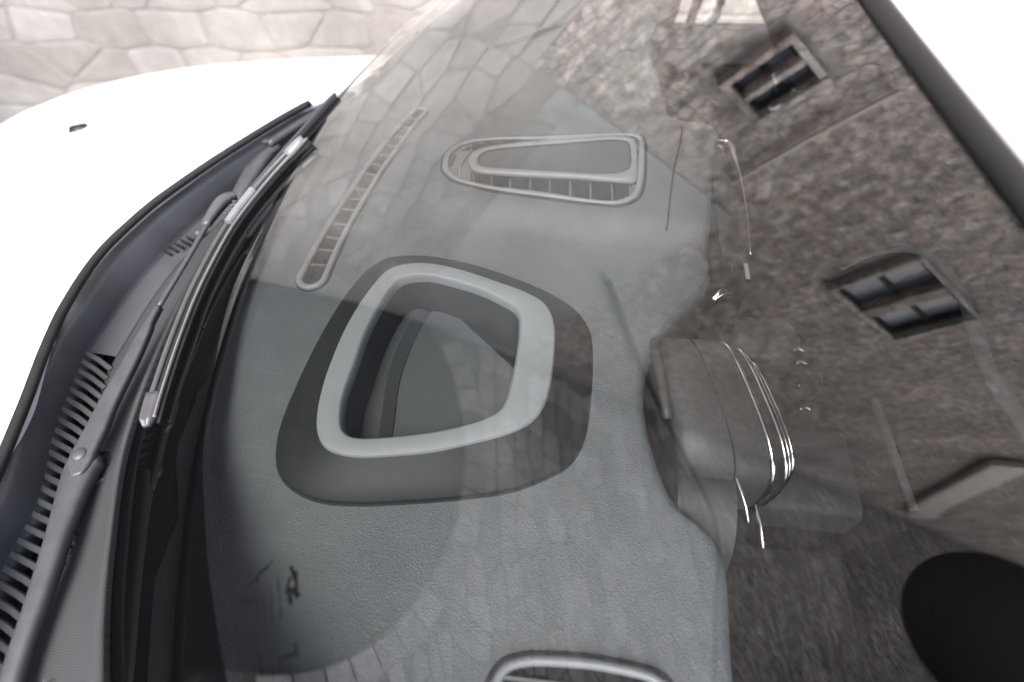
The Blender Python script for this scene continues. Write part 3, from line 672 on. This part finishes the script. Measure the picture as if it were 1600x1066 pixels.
HUD_IN = [(0.222, -0.237), (0.214, -0.266), (0.208, -0.311), (0.208, -0.355), (0.208, -0.393), (0.213, -0.419), (0.221, -0.434), (0.236, -0.439), (0.261, -0.436), (0.309, -0.425), (0.347, -0.411), (0.368, -0.398), (0.375, -0.385), (0.378, -0.365), (0.380, -0.325), (0.380, -0.295), (0.376, -0.268), (0.363, -0.255), (0.324, -0.236), (0.285, -0.225), (0.259, -0.220), (0.234, -0.225)]
VENT_OUT = [(0.231, 0.004), (0.229, 0.039), (0.247, 0.067), (0.295, 0.083), (0.385, 0.094), (0.464, 0.103), (0.515, 0.106), (0.527, 0.095), (0.528, 0.058), (0.524, -0.010), (0.515, -0.043), (0.493, -0.060), (0.458, -0.061), (0.387, -0.052), (0.313, -0.042), (0.260, -0.027), (0.241, -0.012)]
SPK_OUT = [(0.269, 0.015), (0.270, 0.039), (0.289, 0.056), (0.366, 0.078), (0.464, 0.094), (0.505, 0.096), (0.516, 0.085), (0.517, 0.039), (0.516, -0.003), (0.506, -0.013), (0.430, -0.009), (0.337, -0.008), (0.284, -0.004)]
SPK_IN = [(0.282, 0.020), (0.286, 0.040), (0.310, 0.053), (0.387, 0.069), (0.464, 0.084), (0.496, 0.087), (0.506, 0.074), (0.507, 0.026), (0.497, 0.010), (0.466, 0.002), (0.392, 0.003), (0.326, 0.005), (0.292, 0.007)]
DEF_C = catmull([(0.102, -0.217, 0), (0.102, -0.186, 0), (0.103, -0.149, 0), (0.106, -0.103, 0), (0.112, -0.046, 0), (0.120, 0.013, 0), (0.131, 0.076, 0), (0.145, 0.141, 0), (0.155, 0.172, 0)], 5)
def offset_loop(path, wa, wb):
    """closed outline of a strip of half-width wa..wb along a path, round near end"""
    n = len(path); Lf = []; Rt = []
    for i, p in enumerate(path):
        t = (path[min(i + 1, n - 1)] - path[max(i - 1, 0)]).normalized(); s = Vector((t.y, -t.x, 0)); h = lerp(wa, wb, i / (n - 1))
        Lf.append(p - s * h); Rt.append(p + s * h)
    def cap(p, t, s, h): return [p + (s * math.cos(a) + t * math.sin(a)) * h for a in [math.pi * k / 8 for k in range(1, 8)]]
    t0 = (path[0] - path[1]).normalized(); s0 = Vector((-t0.y, t0.x, 0))
    t1 = (path[-1] - path[-2]).normalized(); s1 = Vector((t1.y, -t1.x, 0))
    c0 = cap(path[0], t0, s0, wa); c1 = cap(path[-1], t1, s1, wb)
    if (c0[0] - Lf[0]).length > (c0[-1] - Lf[0]).length: c0.reverse()
    if (c1[0] - Rt[-1]).length > (c1[-1] - Rt[-1]).length: c1.reverse()
    return Rt + c1 + Lf[::-1] + c0
DEF_OUT = offset_loop(DEF_C, 0.021, 0.013); DEF_IN = offset_loop(DEF_C, 0.0125, 0.008)
HUD_MID = polar([(x, y, 0) for x, y in HUD_RING], HUDC, 96)
VENT_CUT = [(lerp(0.39, x, 0.93), lerp(0.02, y, 0.93)) for x, y in VENT_OUT]
DEF_CUT = offset_loop(DEF_C, 0.0165, 0.011)
REAR = curve_y([(-0.76, 0.57), (-0.60, 0.571), (-0.50, 0.573), (-0.461, 0.534), (-0.403, 0.514), (-0.343, 0.508), (-0.291, 0.519), (-0.24, 0.545), (-0.175, 0.592), (-0.106, 0.597), (0.016, 0.612), (0.138, 0.632), (0.160, 0.594), (0.198, 0.562), (0.323, 0.549), (0.443, 0.537), (0.571, 0.590), (0.70, 0.62)], 6)
def dash_h(x, y):
    h = -0.004 + 0.014 * smoothstep(-0.115, -0.065, y + 0.06 * (x - 0.35)) * smoothstep(0.20, 0.13, y) * smoothstep(0.17, 0.27, x)
    h += 0.006 * smoothstep(0.15, 0.22, y) * smoothstep(0.2, 0.4, x)
    h -= 0.034 * smoothstep(xb(y) + 0.035, xb(y) - 0.03, x)
    h += 0.004 * math.exp(-((y + 0.335) / 0.2) ** 2) * smoothstep(0.1, 0.2, x) * 0
    return h
rows = []; NYD, NXD = 210, 84
for i in range(NYD + 1):
    y = lerp(-0.755, 0.70, i / NYD); a = xb(y) - 0.03; b = interp(y, REAR)
    r = [(lerp(a, b, j / NXD), y, dash_h(lerp(a, b, j / NXD), y)) for j in range(NXD + 1)]
    hb = r[-1][2]
    for d, h in ((0.006, -0.002), (0.011, -0.007), (0.014, -0.016), (0.012, -0.05), (-0.02, -0.14), (-0.05, -0.40)): r.append((b + d, y, hb + h))
    rows.append(r)
V = []; F = []; n = len(rows[0])
for r in rows: V += r
for i in range(NYD):
    for j in range(n - 1):
        q = (i * n + j, i * n + j + 1, (i + 1) * n + j + 1, (i + 1) * n + j); c = [(sum(V[k][t] for k in q) / 4) for t in (0, 1)]
        if inside(c[0], c[1], HUD_MID) or inside(c[0], c[1], VENT_CUT) or inside(c[0], c[1], DEF_CUT): continue
        F.append(q)
dash = up(mobj('dashboard', V, F, 'dash', car))
# seams across the centre hood and the soft far seam
tube('seam', [(interp(y, REAR) - 0.044, y, dash_h(interp(y, REAR) - 0.044, y) + 0.0002) for y in [lerp(-0.10, 0.137, i / 20) for i in range(21)]], 0.0013, 'black', dash, 6)
tube('seam', catmull([(0.236, 0.397, -0.002), (0.331, 0.454, 0.002), (0.378, 0.526, 0.004), (0.426, 0.651, 0.006)], 6), [interp(i / 18, [(0, 0.001), (0.35, 0.006), (0.6, 0.006), (1, 0.002)]) for i in range(19)], 'black', dash, 6)

# head-up display surround
hud = part('display_surround')
NA = 128
o_ = polar([(x, y, 0) for x, y in HUD_OUT], HUDC, NA); r_ = polar([(x, y, 0) for x, y in HUD_RING], HUDC, NA); i_ = polar([(x, y, 0) for x, y in HUD_IN], HUDC, NA)
def z_(ps, z): return [Vector((p.x, p.y, z)) for p in ps]
def mix_(A, B, t, z): return [Vector((lerp(a.x, b.x, t), lerp(a.y, b.y, t), z)) for a, b in zip(A, B)]
loft('outer_plate', [z_(o_, -0.006), z_(o_, 0.0005), mix_(o_, r_, 0.03, 0.0022), mix_(o_, r_, 0.5, 0.009), mix_(o_, r_, 0.9, 0.0165), mix_(o_, r_, 1.0, 0.0182)], 'plate', hud, closed=True)
loop_tube('gap_shade', mix_(o_, r_, -0.012, -0.0035), 0.0016, 'black', hud, 6)  # black tube painting the shade in the gap round the plate
loft('trim_ring', [mix_(o_, r_, 0.985, 0.0175), mix_(r_, i_, 0.01, 0.0205), mix_(r_, i_, 0.035, 0.0212), mix_(r_, i_, 0.05, 0.0214), mix_(r_, i_, 0.86, 0.0205), mix_(r_, i_, 0.90, 0.0203), mix_(r_, i_, 0.95, 0.0190), mix_(r_, i_, 1.0, 0.014), mix_(r_, i_, 1.02, 0.008)], 'ring', hud, closed=True)
loft('recess_wall', [mix_(r_, i_, 1.018, 0.0085), mix_(r_, i_, 1.08, -0.012), mix_(r_, i_, 1.16, -0.04), mix_(r_, i_, 1.16, -0.09)], 'plate', hud, closed=True)
fan('recess_floor', mix_(r_, i_, 1.0, -0.075), 'hudglass', hud)
# inner covers: two curved strips and the flat flap
ed = catmull([(0.262, -0.205, -0.050), (0.250, -0.235, -0.050), (0.241, -0.283, -0.050), (0.239, -0.335, -0.050), (0.247, -0.395, -0.050), (0.252, -0.440, -0.050)], 8)
flap = [Vector((p.x, p.y, -0.046)) for p in ed] + [Vector((0.385, -0.440, -0.058)), Vector((0.40, -0.330, -0.060)), Vector((0.372, -0.296, -0.057))]
V = flap + [p + Vector((0, 0, -0.004)) for p in flap]; nf = len(flap)
mobj('cover_flap', V, [tuple(range(nf))] + [(k, (k + 1) % nf, nf + (k + 1) % nf, nf + k) for k in range(nf)], 'recess', hud, False)
A_ = [Vector((p.x - 0.002, p.y, -0.049)) for p in ed]; B_ = [Vector((p.x - 0.014, p.y, -0.038)) for p in ed]; C_ = [Vector((p.x - 0.034, p.y + 0.002, -0.038)) for p in ed]; D_ = [Vector((p.x - 0.037, p.y + 0.002, -0.046)) for p in ed]
loft('cover_ridge', [A_, B_, C_, D_], 'recess', hud, smooth=False)
E_ = [Vector((p.x - 0.039, p.y + 0.002, -0.050)) for p in ed]; F_ = [Vector((p.x - 0.041, p.y + 0.002, -0.040)) for p in ed]; G_ = [Vector((p.x - 0.06, p.y + 0.002, -0.036)) for p in ed]
loft('cover_lip', [E_, F_, G_], 'recess', hud, smooth=False)

# centre vent with speaker grille
vent = part('centre_vent'); VC = (0.385, 0.022); NV = 120
vo = polar([(x, y, 0) for x, y in VENT_OUT], VC, NV)
so = polar([(x, y, 0) for x, y in SPK_OUT], (0.395, 0.035), NV); si = polar([(x, y, 0) for x, y in SPK_IN], (0.395, 0.038), NV)
def inset(ps, c, d): return [Vector((p.x, p.y, p.z)) - (Vector((p.x - c[0], p.y - c[1], 0)).normalized() * d) for p in ps]
loft('frame', [z_(vo, 0.004), z_(vo, 0.0125), z_(inset(vo, VC, 0.002), 0.0145), z_(inset(vo, VC, 0.007), 0.0145), z_(inset(vo, VC, 0.0085), 0.0125)], 'silver', vent, closed=True)
loft('cavity_wall', [z_(inset(vo, VC, 0.0085), 0.0125), z_(inset(vo, VC, 0.009), -0.02)], 'black', vent, closed=True)  # wall coloured black to paint the shade inside the vent
loop_tube('gap_shade', z_(inset(vo, VC, -0.0018), 0.0100), 0.0026, 'black', vent, 6)  # shade of the outer gap, put in as a dark tube
fan('vent_floor', z_(inset(vo, VC, 0.005), -0.022), 'black', vent)
loft('cavity_wall', [z_(so, -0.02), z_(so, 0.0105)], 'black', vent, closed=True)  # black again, for painted shade below the speaker frame
loft('speaker_frame', [z_(so, 0.0105), z_(so, 0.0125), z_(mix_(so, si, 0.15, 0), 0.0155), z_(mix_(so, si, 0.75, 0), 0.0165), z_(mix_(so, si, 1, 0), 0.0145), z_(mix_(so, si, 1.03, 0), 0.010)], 'silver', vent, closed=True)
fan('speaker_grille', z_(mix_(so, si, 1.0, 0), 0.0125), 'speaker', vent)
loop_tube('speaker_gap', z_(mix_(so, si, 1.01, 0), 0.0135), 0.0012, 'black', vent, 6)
for (xa, xb_, y1) in ((0.276, 0.282, -0.026), (0.304, 0.308, -0.029), (0.332, 0.335, -0.033), (0.362, 0.364, -0.036), (0.390, 0.393, -0.040), (0.420, 0.422, -0.045), (0.449, 0.451, -0.049), (0.479, 0.481, -0.050), (0.505, 0.505, -0.045)):
    mobj('slat', [(xa, 0.0, 0.008), (xb_, y1, 0.008), (xb_ + 0.0022, y1, 0.008), (xa + 0.0022, 0.0, 0.008), (xa + 0.008, 0.0, -0.018), (xb_ + 0.008, y1, -0.018), (xb_ + 0.0102, y1, -0.018), (xa + 0.0102, 0.0, -0.018)],
         [(0, 1, 2, 3), (4, 7, 6, 5), (0, 4, 5, 1), (3, 2, 6, 7), (0, 3, 7, 4), (1, 5, 6, 2)], 'slat', vent, False)
mobj('front_blank', [(0.243, -0.012, 0.009), (0.277, -0.026, 0.009), (0.272, 0.055, 0.009), (0.246, 0.05, 0.009)], [(0, 1, 2, 3)], 'slat', vent, False)
tube('front_fin', catmull([(0.262, -0.020, 0.010), (0.257, 0.012, 0.011), (0.266, 0.055, 0.010)], 6), 0.0016, 'silver', vent, 6)

# defroster vent
dv = part('defroster_vent')
DO = [Vector((p.x, p.y, 0)) for p in DEF_OUT]; DI = [Vector((p.x, p.y, 0)) for p in DEF_IN]
loft('frame', [z_(DO, -0.006), z_(DO, -0.0005), z_(mix_(DO, DI, 0.2, 0), 0.0012), z_(mix_(DO, DI, 0.8, 0), 0.0012), z_(DI, -0.001)], 'silver', dv, closed=True)
loft('cavity_wall', [z_(DI, -0.001), z_(DI, -0.03)], 'plate', dv, closed=True)
loop_tube('gap_shade', z_(mix_(DO, DI, -0.08, 0), -0.0035), 0.0012, 'black', dv, 6)  # dark tube standing in for shade round the defroster frame
nd = len(DEF_C)
loft('vent_floor', [[p + Vector((-0.015, 0, -0.028)), p + Vector((0.015, 0, -0.028))] for p in DEF_C], 'black', dv)
acc = 0; nxt = 0.02
for i in range(1, nd):
    acc += (DEF_C[i] - DEF_C[i - 1]).length
    if acc > nxt:
        nxt += 0.027; p = DEF_C[i]; t = (DEF_C[i] - DEF_C[i - 1]).normalized(); s = Vector((t.y, -t.x, 0)) * lerp(0.0128, 0.0085, i / nd); b = t * 0.002; dn = Vector((0, 0, -0.024)) + t * 0.006
        q = [p - s - b, p + s - b, p + s + b, p - s + b]; q = [v + Vector((0, 0, -0.004)) for v in q]
        mobj('slat', q + [v + dn for v in q], [(0, 1, 2, 3), (4, 7, 6, 5), (0, 4, 5, 1), (3, 2, 6, 7), (0, 3, 7, 4), (1, 5, 6, 2)], 'slat', dv, False)
# side vent at the near end of the dashboard
sv = part('side_vent')
lp = catmull([(0.394, -0.655, 0.001), (0.396, -0.630, 0.001), (0.404, -0.613, 0.001), (0.418, -0.606, 0.001), (0.436, -0.603, 0.001), (0.470, -0.601, 0.001), (0.500, -0.602, 0.001), (0.520, -0.605, 0.001), (0.532, -0.615, 0.001), (0.536, -0.635, 0.001), (0.534, -0.66, 0.001), (0.52, -0.675, 0.001), (0.46, -0.68, 0.001), (0.41, -0.673, 0.001)], 4, True)
loop_tube('frame', lp, 0.0042, 'silver', sv, 8, 0.005)
loop_tube('gap_shade', [Vector((lerp(0.465, p.x, 1.075), lerp(-0.64, p.y, 1.11), -0.002)) for p in lp], 0.0028, 'black', sv, 6)  # painted gap shade round the side vent
fan('grille_floor', [Vector((p.x, p.y, 0.0008)) for p in lp], 'cabin', sv)
for i in range(4): sweep('slat', [(0.405, -0.618 - 0.014 * i, 0.003), (0.525, -0.616 - 0.014 * i, 0.003)], 0.003, 0.003, 'slat', sv)

# instrument pods with chrome rims
def pod(name, c, r, xf, xr, skew, mat, label=None):
    """drum with axis along x, rounded front, chrome rear rim; skew turns the rear face"""
    g = part(name)
    def circle(x, rr, n=40, sk=0.0): return [Vector((x + sk * (-(rr) * math.cos(2 * math.pi * i / n)), c[1] + rr * math.cos(2 * math.pi * i / n), c[2] + rr * math.sin(2 * math.pi * i / n))) for i in range(n)]
    loft('hood', [circle(xf, r * 0.80), circle(xf + 0.004, r * 0.88), circle(xf + 0.014, r * 0.95, sk=skew * 0.2), circle(xf + 0.03, r * 0.985, sk=skew * 0.4), circle(xr - 0.004, r, sk=skew), circle(xr, r * 0.985, sk=skew), circle(xr - 0.01, r * 0.93, sk=skew), circle(xr - 0.05, r * 0.9, sk=skew)], mat, g, closed=True, cap0=True, cap1=True)
    def ring(nm, x, rr, t, m):
        P = circle(x, rr, 56, skew); R_ = []
        for i, p in enumerate(P):
            d = Vector((0, p.y - c[1], p.z - c[2])).normalized(); R_.append([p + d * (t * a) + Vector((t * b, 0, 0)) for a, b in circ(8)])
        R_.append(R_[0]); loft(nm, R_, m, g, closed=True)
    ring('chrome_rim', xr + 0.001, r * 0.985, 0.0024, 'chrome')
    ring('inner_ring', xr + 0.012, r * 0.80, 0.0022, 'chrome'); ring('inner_ring', xr + 0.02, r * 0.62, 0.0018, 'chrome')
    ring('seam', lerp(xf, xr, 0.42), r * 0.993, 0.0008, 'black')
    return g
hood = part('instrument_hood')
def hsec(x, k, sk=0.22, n_=44):
    out = []
    for i in range(n_):
        t = 2 * math.pi * i / n_; c, d = math.cos(t), math.sin(t)
        yy_ = 0.090 * k * math.copysign(abs(c) ** 0.62, c); zz_ = 0.072 * k * math.copysign(abs(d) ** 0.62, d)
        out.append(Vector((x - sk * (yy_ - 0.090), -0.338 + yy_, -0.070 + zz_)))
    return out
loft('hood_shell', [hsec(0.535, 0.86, 0.1), hsec(0.537, 0.93, 0.1), hsec(0.545, 0.98, 0.12), hsec(0.56, 1.0, 0.16), hsec(0.604, 1.0), hsec(0.607, 0.985), hsec(0.60, 0.93), hsec(0.57, 0.90)], 'podm', hood, closed=True, cap0=True, cap1=True)
def hring(nm, x, k, r, m):
    P = hsec(x, k, n_=60); R_ = []
    for p in P:
        d = Vector((0, p.y + 0.338, p.z + 0.070)).normalized(); R_.append([p + d * (r * a) + Vector((r * b, 0, 0)) for a, b in circ(8)])
    R_.append(R_[0]); loft(nm, R_, m, hood, closed=True)
hring('chrome_rim', 0.609, 0.985, 0.0024, 'chrome'); hring('dial_ring', 0.624, 0.93, 0.0022, 'chrome'); hring('dial_ring', 0.630, 0.88, 0.0012, 'chrome'); hring('dial_ring', 0.638, 0.78, 0.0020, 'chrome')
loft('dial_barrel', [hsec(0.607, 0.90), hsec(0.622, 0.90), hsec(0.624, 0.86), hsec(0.636, 0.80), hsec(0.637, 0.70)], 'plate', hood, closed=True, cap1=True)
def chrome(pts, r):
    c = catmull(pts, 6); n_ = len(c); tube('chrome_strip', c, [r * (0.45 + 0.55 * math.sin(math.pi * i / (n_ - 1))) for i in range(n_)], 'chrome', hood, 8)
chrome([(0.603, -0.362, -0.024), (0.608, -0.394, -0.026), (0.614, -0.424, -0.03), (0.620, -0.446, -0.034), (0.623, -0.462, -0.04)], 0.0021)
chrome([(0.628, -0.446, -0.03), (0.631, -0.462, -0.032), (0.632, -0.477, -0.036), (0.633, -0.485, -0.04)], 0.0022)
loft('column_shroud', [[Vector((x, -0.43 + 0.07 * math.cos(a), -0.115 + 0.085 * math.sin(a))) for a in [math.pi * i / 20 for i in range(21)]] for x in (0.555, 0.56, 0.59, 0.612)], 'podm', hood)
hring('seam', 0.572, 1.002, 0.0007, 'black')
tube('front_flange', [p + Vector((-0.006, 0, 0.002)) for p in hsec(0.535, 0.95, 0.1)[1:14]], 0.005, 'podm', hood, 8)
# centre stack behind the dash edge
cs = part('centre_stack')
loft('panel', [[(0.632 - 0.02 * (0.14 - y), y, -0.012), (0.655 - 0.02 * (0.14 - y), y, -0.018), (0.672 - 0.02 * (0.14 - y), y, -0.045), (0.69, y, -0.35)] for y in (0.140, 0.05, -0.05, -0.14)], 'plate', cs)
tube('chrome_frame', catmull([(0.640, 0.150, -0.022), (0.655, 0.152, -0.020), (0.670, 0.144, -0.022), (0.677, 0.110, -0.028), (0.680, 0.05, -0.03), (0.678, -0.02, -0.03), (0.672, -0.1, -0.03)], 6), [interp(i / 36, [(0, 0.0045), (0.35, 0.004), (0.6, 0.0018), (1, 0.0012)]) for i in range(37)], 'chrome', cs, 8)
dome('chrome_key', (0.648, 0.128, -0.03), 0.014, 0.014, 'chrome', cs, 18, 5)
tube('chrome_clip', catmull([(0.618, -0.172, -0.045), (0.628, -0.166, -0.038), (0.640, -0.160, -0.045)], 5), 0.006, 'chrome', cs, 8)
box('label_card', (0.684, -0.064, -0.098), (0.024, 0.030, 0.002), 'card', cs)
dome('rotary_knob', (0.70, -0.139, -0.165), 0.035, 0.03, 'brown', cs, 24, 5)
gl = part('gear_lever')
tube('stalk', [(0.83, -0.16, -0.42), (0.815, -0.165, -0.30), (0.81, -0.168, -0.24)], 0.012, 'chrome', gl, 10)
dome('knob', (0.81, -0.168, -0.245), 0.024, 0.045, 'lensblack', gl, 20, 6)
for i, (y, z) in enumerate(((-0.125, -0.21), (-0.15, -0.21), (-0.185, -0.22), (-0.22, -0.23))):
    tube('chrome_ring', [(0.80 + 0.008 * math.cos(a), y + 0.008 * math.sin(a), z) for a in [0.5 + 2.2 * k / 8 for k in range(9)]], 0.0016, 'chrome', gl, 6)
con = part('centre_console')
loft('console_body', [[(x, -0.36, -0.62), (x, -0.345, -0.33), (x, -0.15, -0.31), (x, -0.13, -0.62)] for x in (0.72, 0.9, 1.2)], 'cabin', con)
tube('console_strip', [(0.876, -0.225, -0.297), (0.880, -0.28, -0.302), (0.884, -0.335, -0.307)], 0.003, 'chrome', con, 6)
sweep('console_strip', [(0.950, -0.145, -0.298), (0.956, -0.24, -0.303), (0.962, -0.325, -0.308)], 0.012, 0.006, 'cabin3', con)
loft('armrest', [[(x, -0.375, -0.30), (x, -0.37, -0.25), (x, -0.36, -0.24), (x, -0.25, -0.236), (x, -0.235, -0.25), (x, -0.232, -0.30)] for x in (0.713, 0.78, 0.838, 0.85)], 'cabin4', con)
dome('cup_lid', (0.775, -0.075, -0.25), 0.05, 0.03, 'cabin4', con, 24, 5)
# seats
def seat(name, yc, xs, lit_edge):
    g = part(name)
    V = []; rows = []
    for (x, z, wd, th) in ((xs, -0.52, 0.22, 0.10), (xs + 0.03, -0.40, 0.25, 0.11), (xs + 0.08, -0.25, 0.25, 0.11), (xs + 0.13, -0.10, 0.235, 0.10), (xs + 0.17, 0.0, 0.19, 0.09), (xs + 0.19, 0.04, 0.13, 0.06)):
        rows.append([(x + th * math.sin(a) * 0.6, yc + wd * math.copysign(abs(math.cos(a)) ** 0.6, math.cos(a)), z) for a in [2 * math.pi * i / 28 for i in range(28)]])
    loft('backrest', rows, 'cabin', g, closed=True, cap1=True)
    rows = [[(xs - 0.42 + u, yc + v * (0.24 - 0.03 * (u < 0.1)), -0.50 + 0.02 * (1 - v * v) - 0.03 * (u < 0.05)) for v in [-1 + 2 * i / 10 for i in range(11)]] for u in (0, 0.08, 0.25, 0.42)]
    loft('cushion', rows, 'cabin2', g)
    rows = [[(xs + 0.2 + 0.04 * math.sin(a) + 0.03 * q, yc + (0.12 - 0.02 * abs(q - 1)) * math.copysign(abs(math.cos(a)) ** 0.6, math.cos(a)), 0.08 + 0.08 * q) for a in [2 * math.pi * i / 20 for i in range(20)]] for q in (0, 1, 2)]
    loft('headrest', rows, 'cabin', g, closed=True, cap0=True, cap1=True)
    if lit_edge:
        tube('lit_edge', catmull([(0.800, -0.095, -0.052), (0.85, -0.062, -0.048), (0.906, -0.055, -0.046), (0.936, -0.10, -0.05), (0.940, -0.17, -0.055), (0.935, -0.24, -0.06), (0.945, -0.32, -0.06), (0.96, -0.42, -0.06)], 6), [interp(i / 42, [(0, 0.002), (0.2, 0.006), (0.45, 0.007), (0.8, 0.009), (1, 0.006)]) for i in range(43)], 'pale', g, 8)  # pale tube painting the light along the seat-back edge
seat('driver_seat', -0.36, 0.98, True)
seat('passenger_seat', 0.36, 0.98, False)

# the photographer's lens, mirrored in the glass
lr = Vector((-0.296, 0.047, 0.954)).normalized(); lc = Vector((0.498, -0.592, 0.532))
sa = lr.cross(Vector((0, 1, 0))).normalized(); sb = lr.cross(sa)
lens = empty('camera_lens', lc); tag(lens, 'round black camera lens held above the glass, mirrored at the lower right of the windscreen', 'camera lens')
def lring(h, r): return [lr * h + sa * (r * math.cos(2 * math.pi * i / 40)) + sb * (r * math.sin(2 * math.pi * i / 40)) for i in range(40)]
loft('hood', [lring(0.05, 0.040), lring(0.045, 0.044), lring(0.004, 0.0515), lring(0.0, 0.053), lring(-0.001, 0.054), lring(0.004, 0.0545), lring(0.05, 0.049), lring(0.11, 0.046)], 'lensblack', lens, closed=True)
loft('front_element', [lring(0.05, 0.040), lring(0.044, 0.03), lring(0.041, 0.015)], 'lensblack', lens, closed=True, cap1=True)
loft('barrel', [lring(0.11, 0.046), lring(0.112, 0.044), lring(0.16, 0.044)], 'lensblack', lens, closed=True, cap1=True)
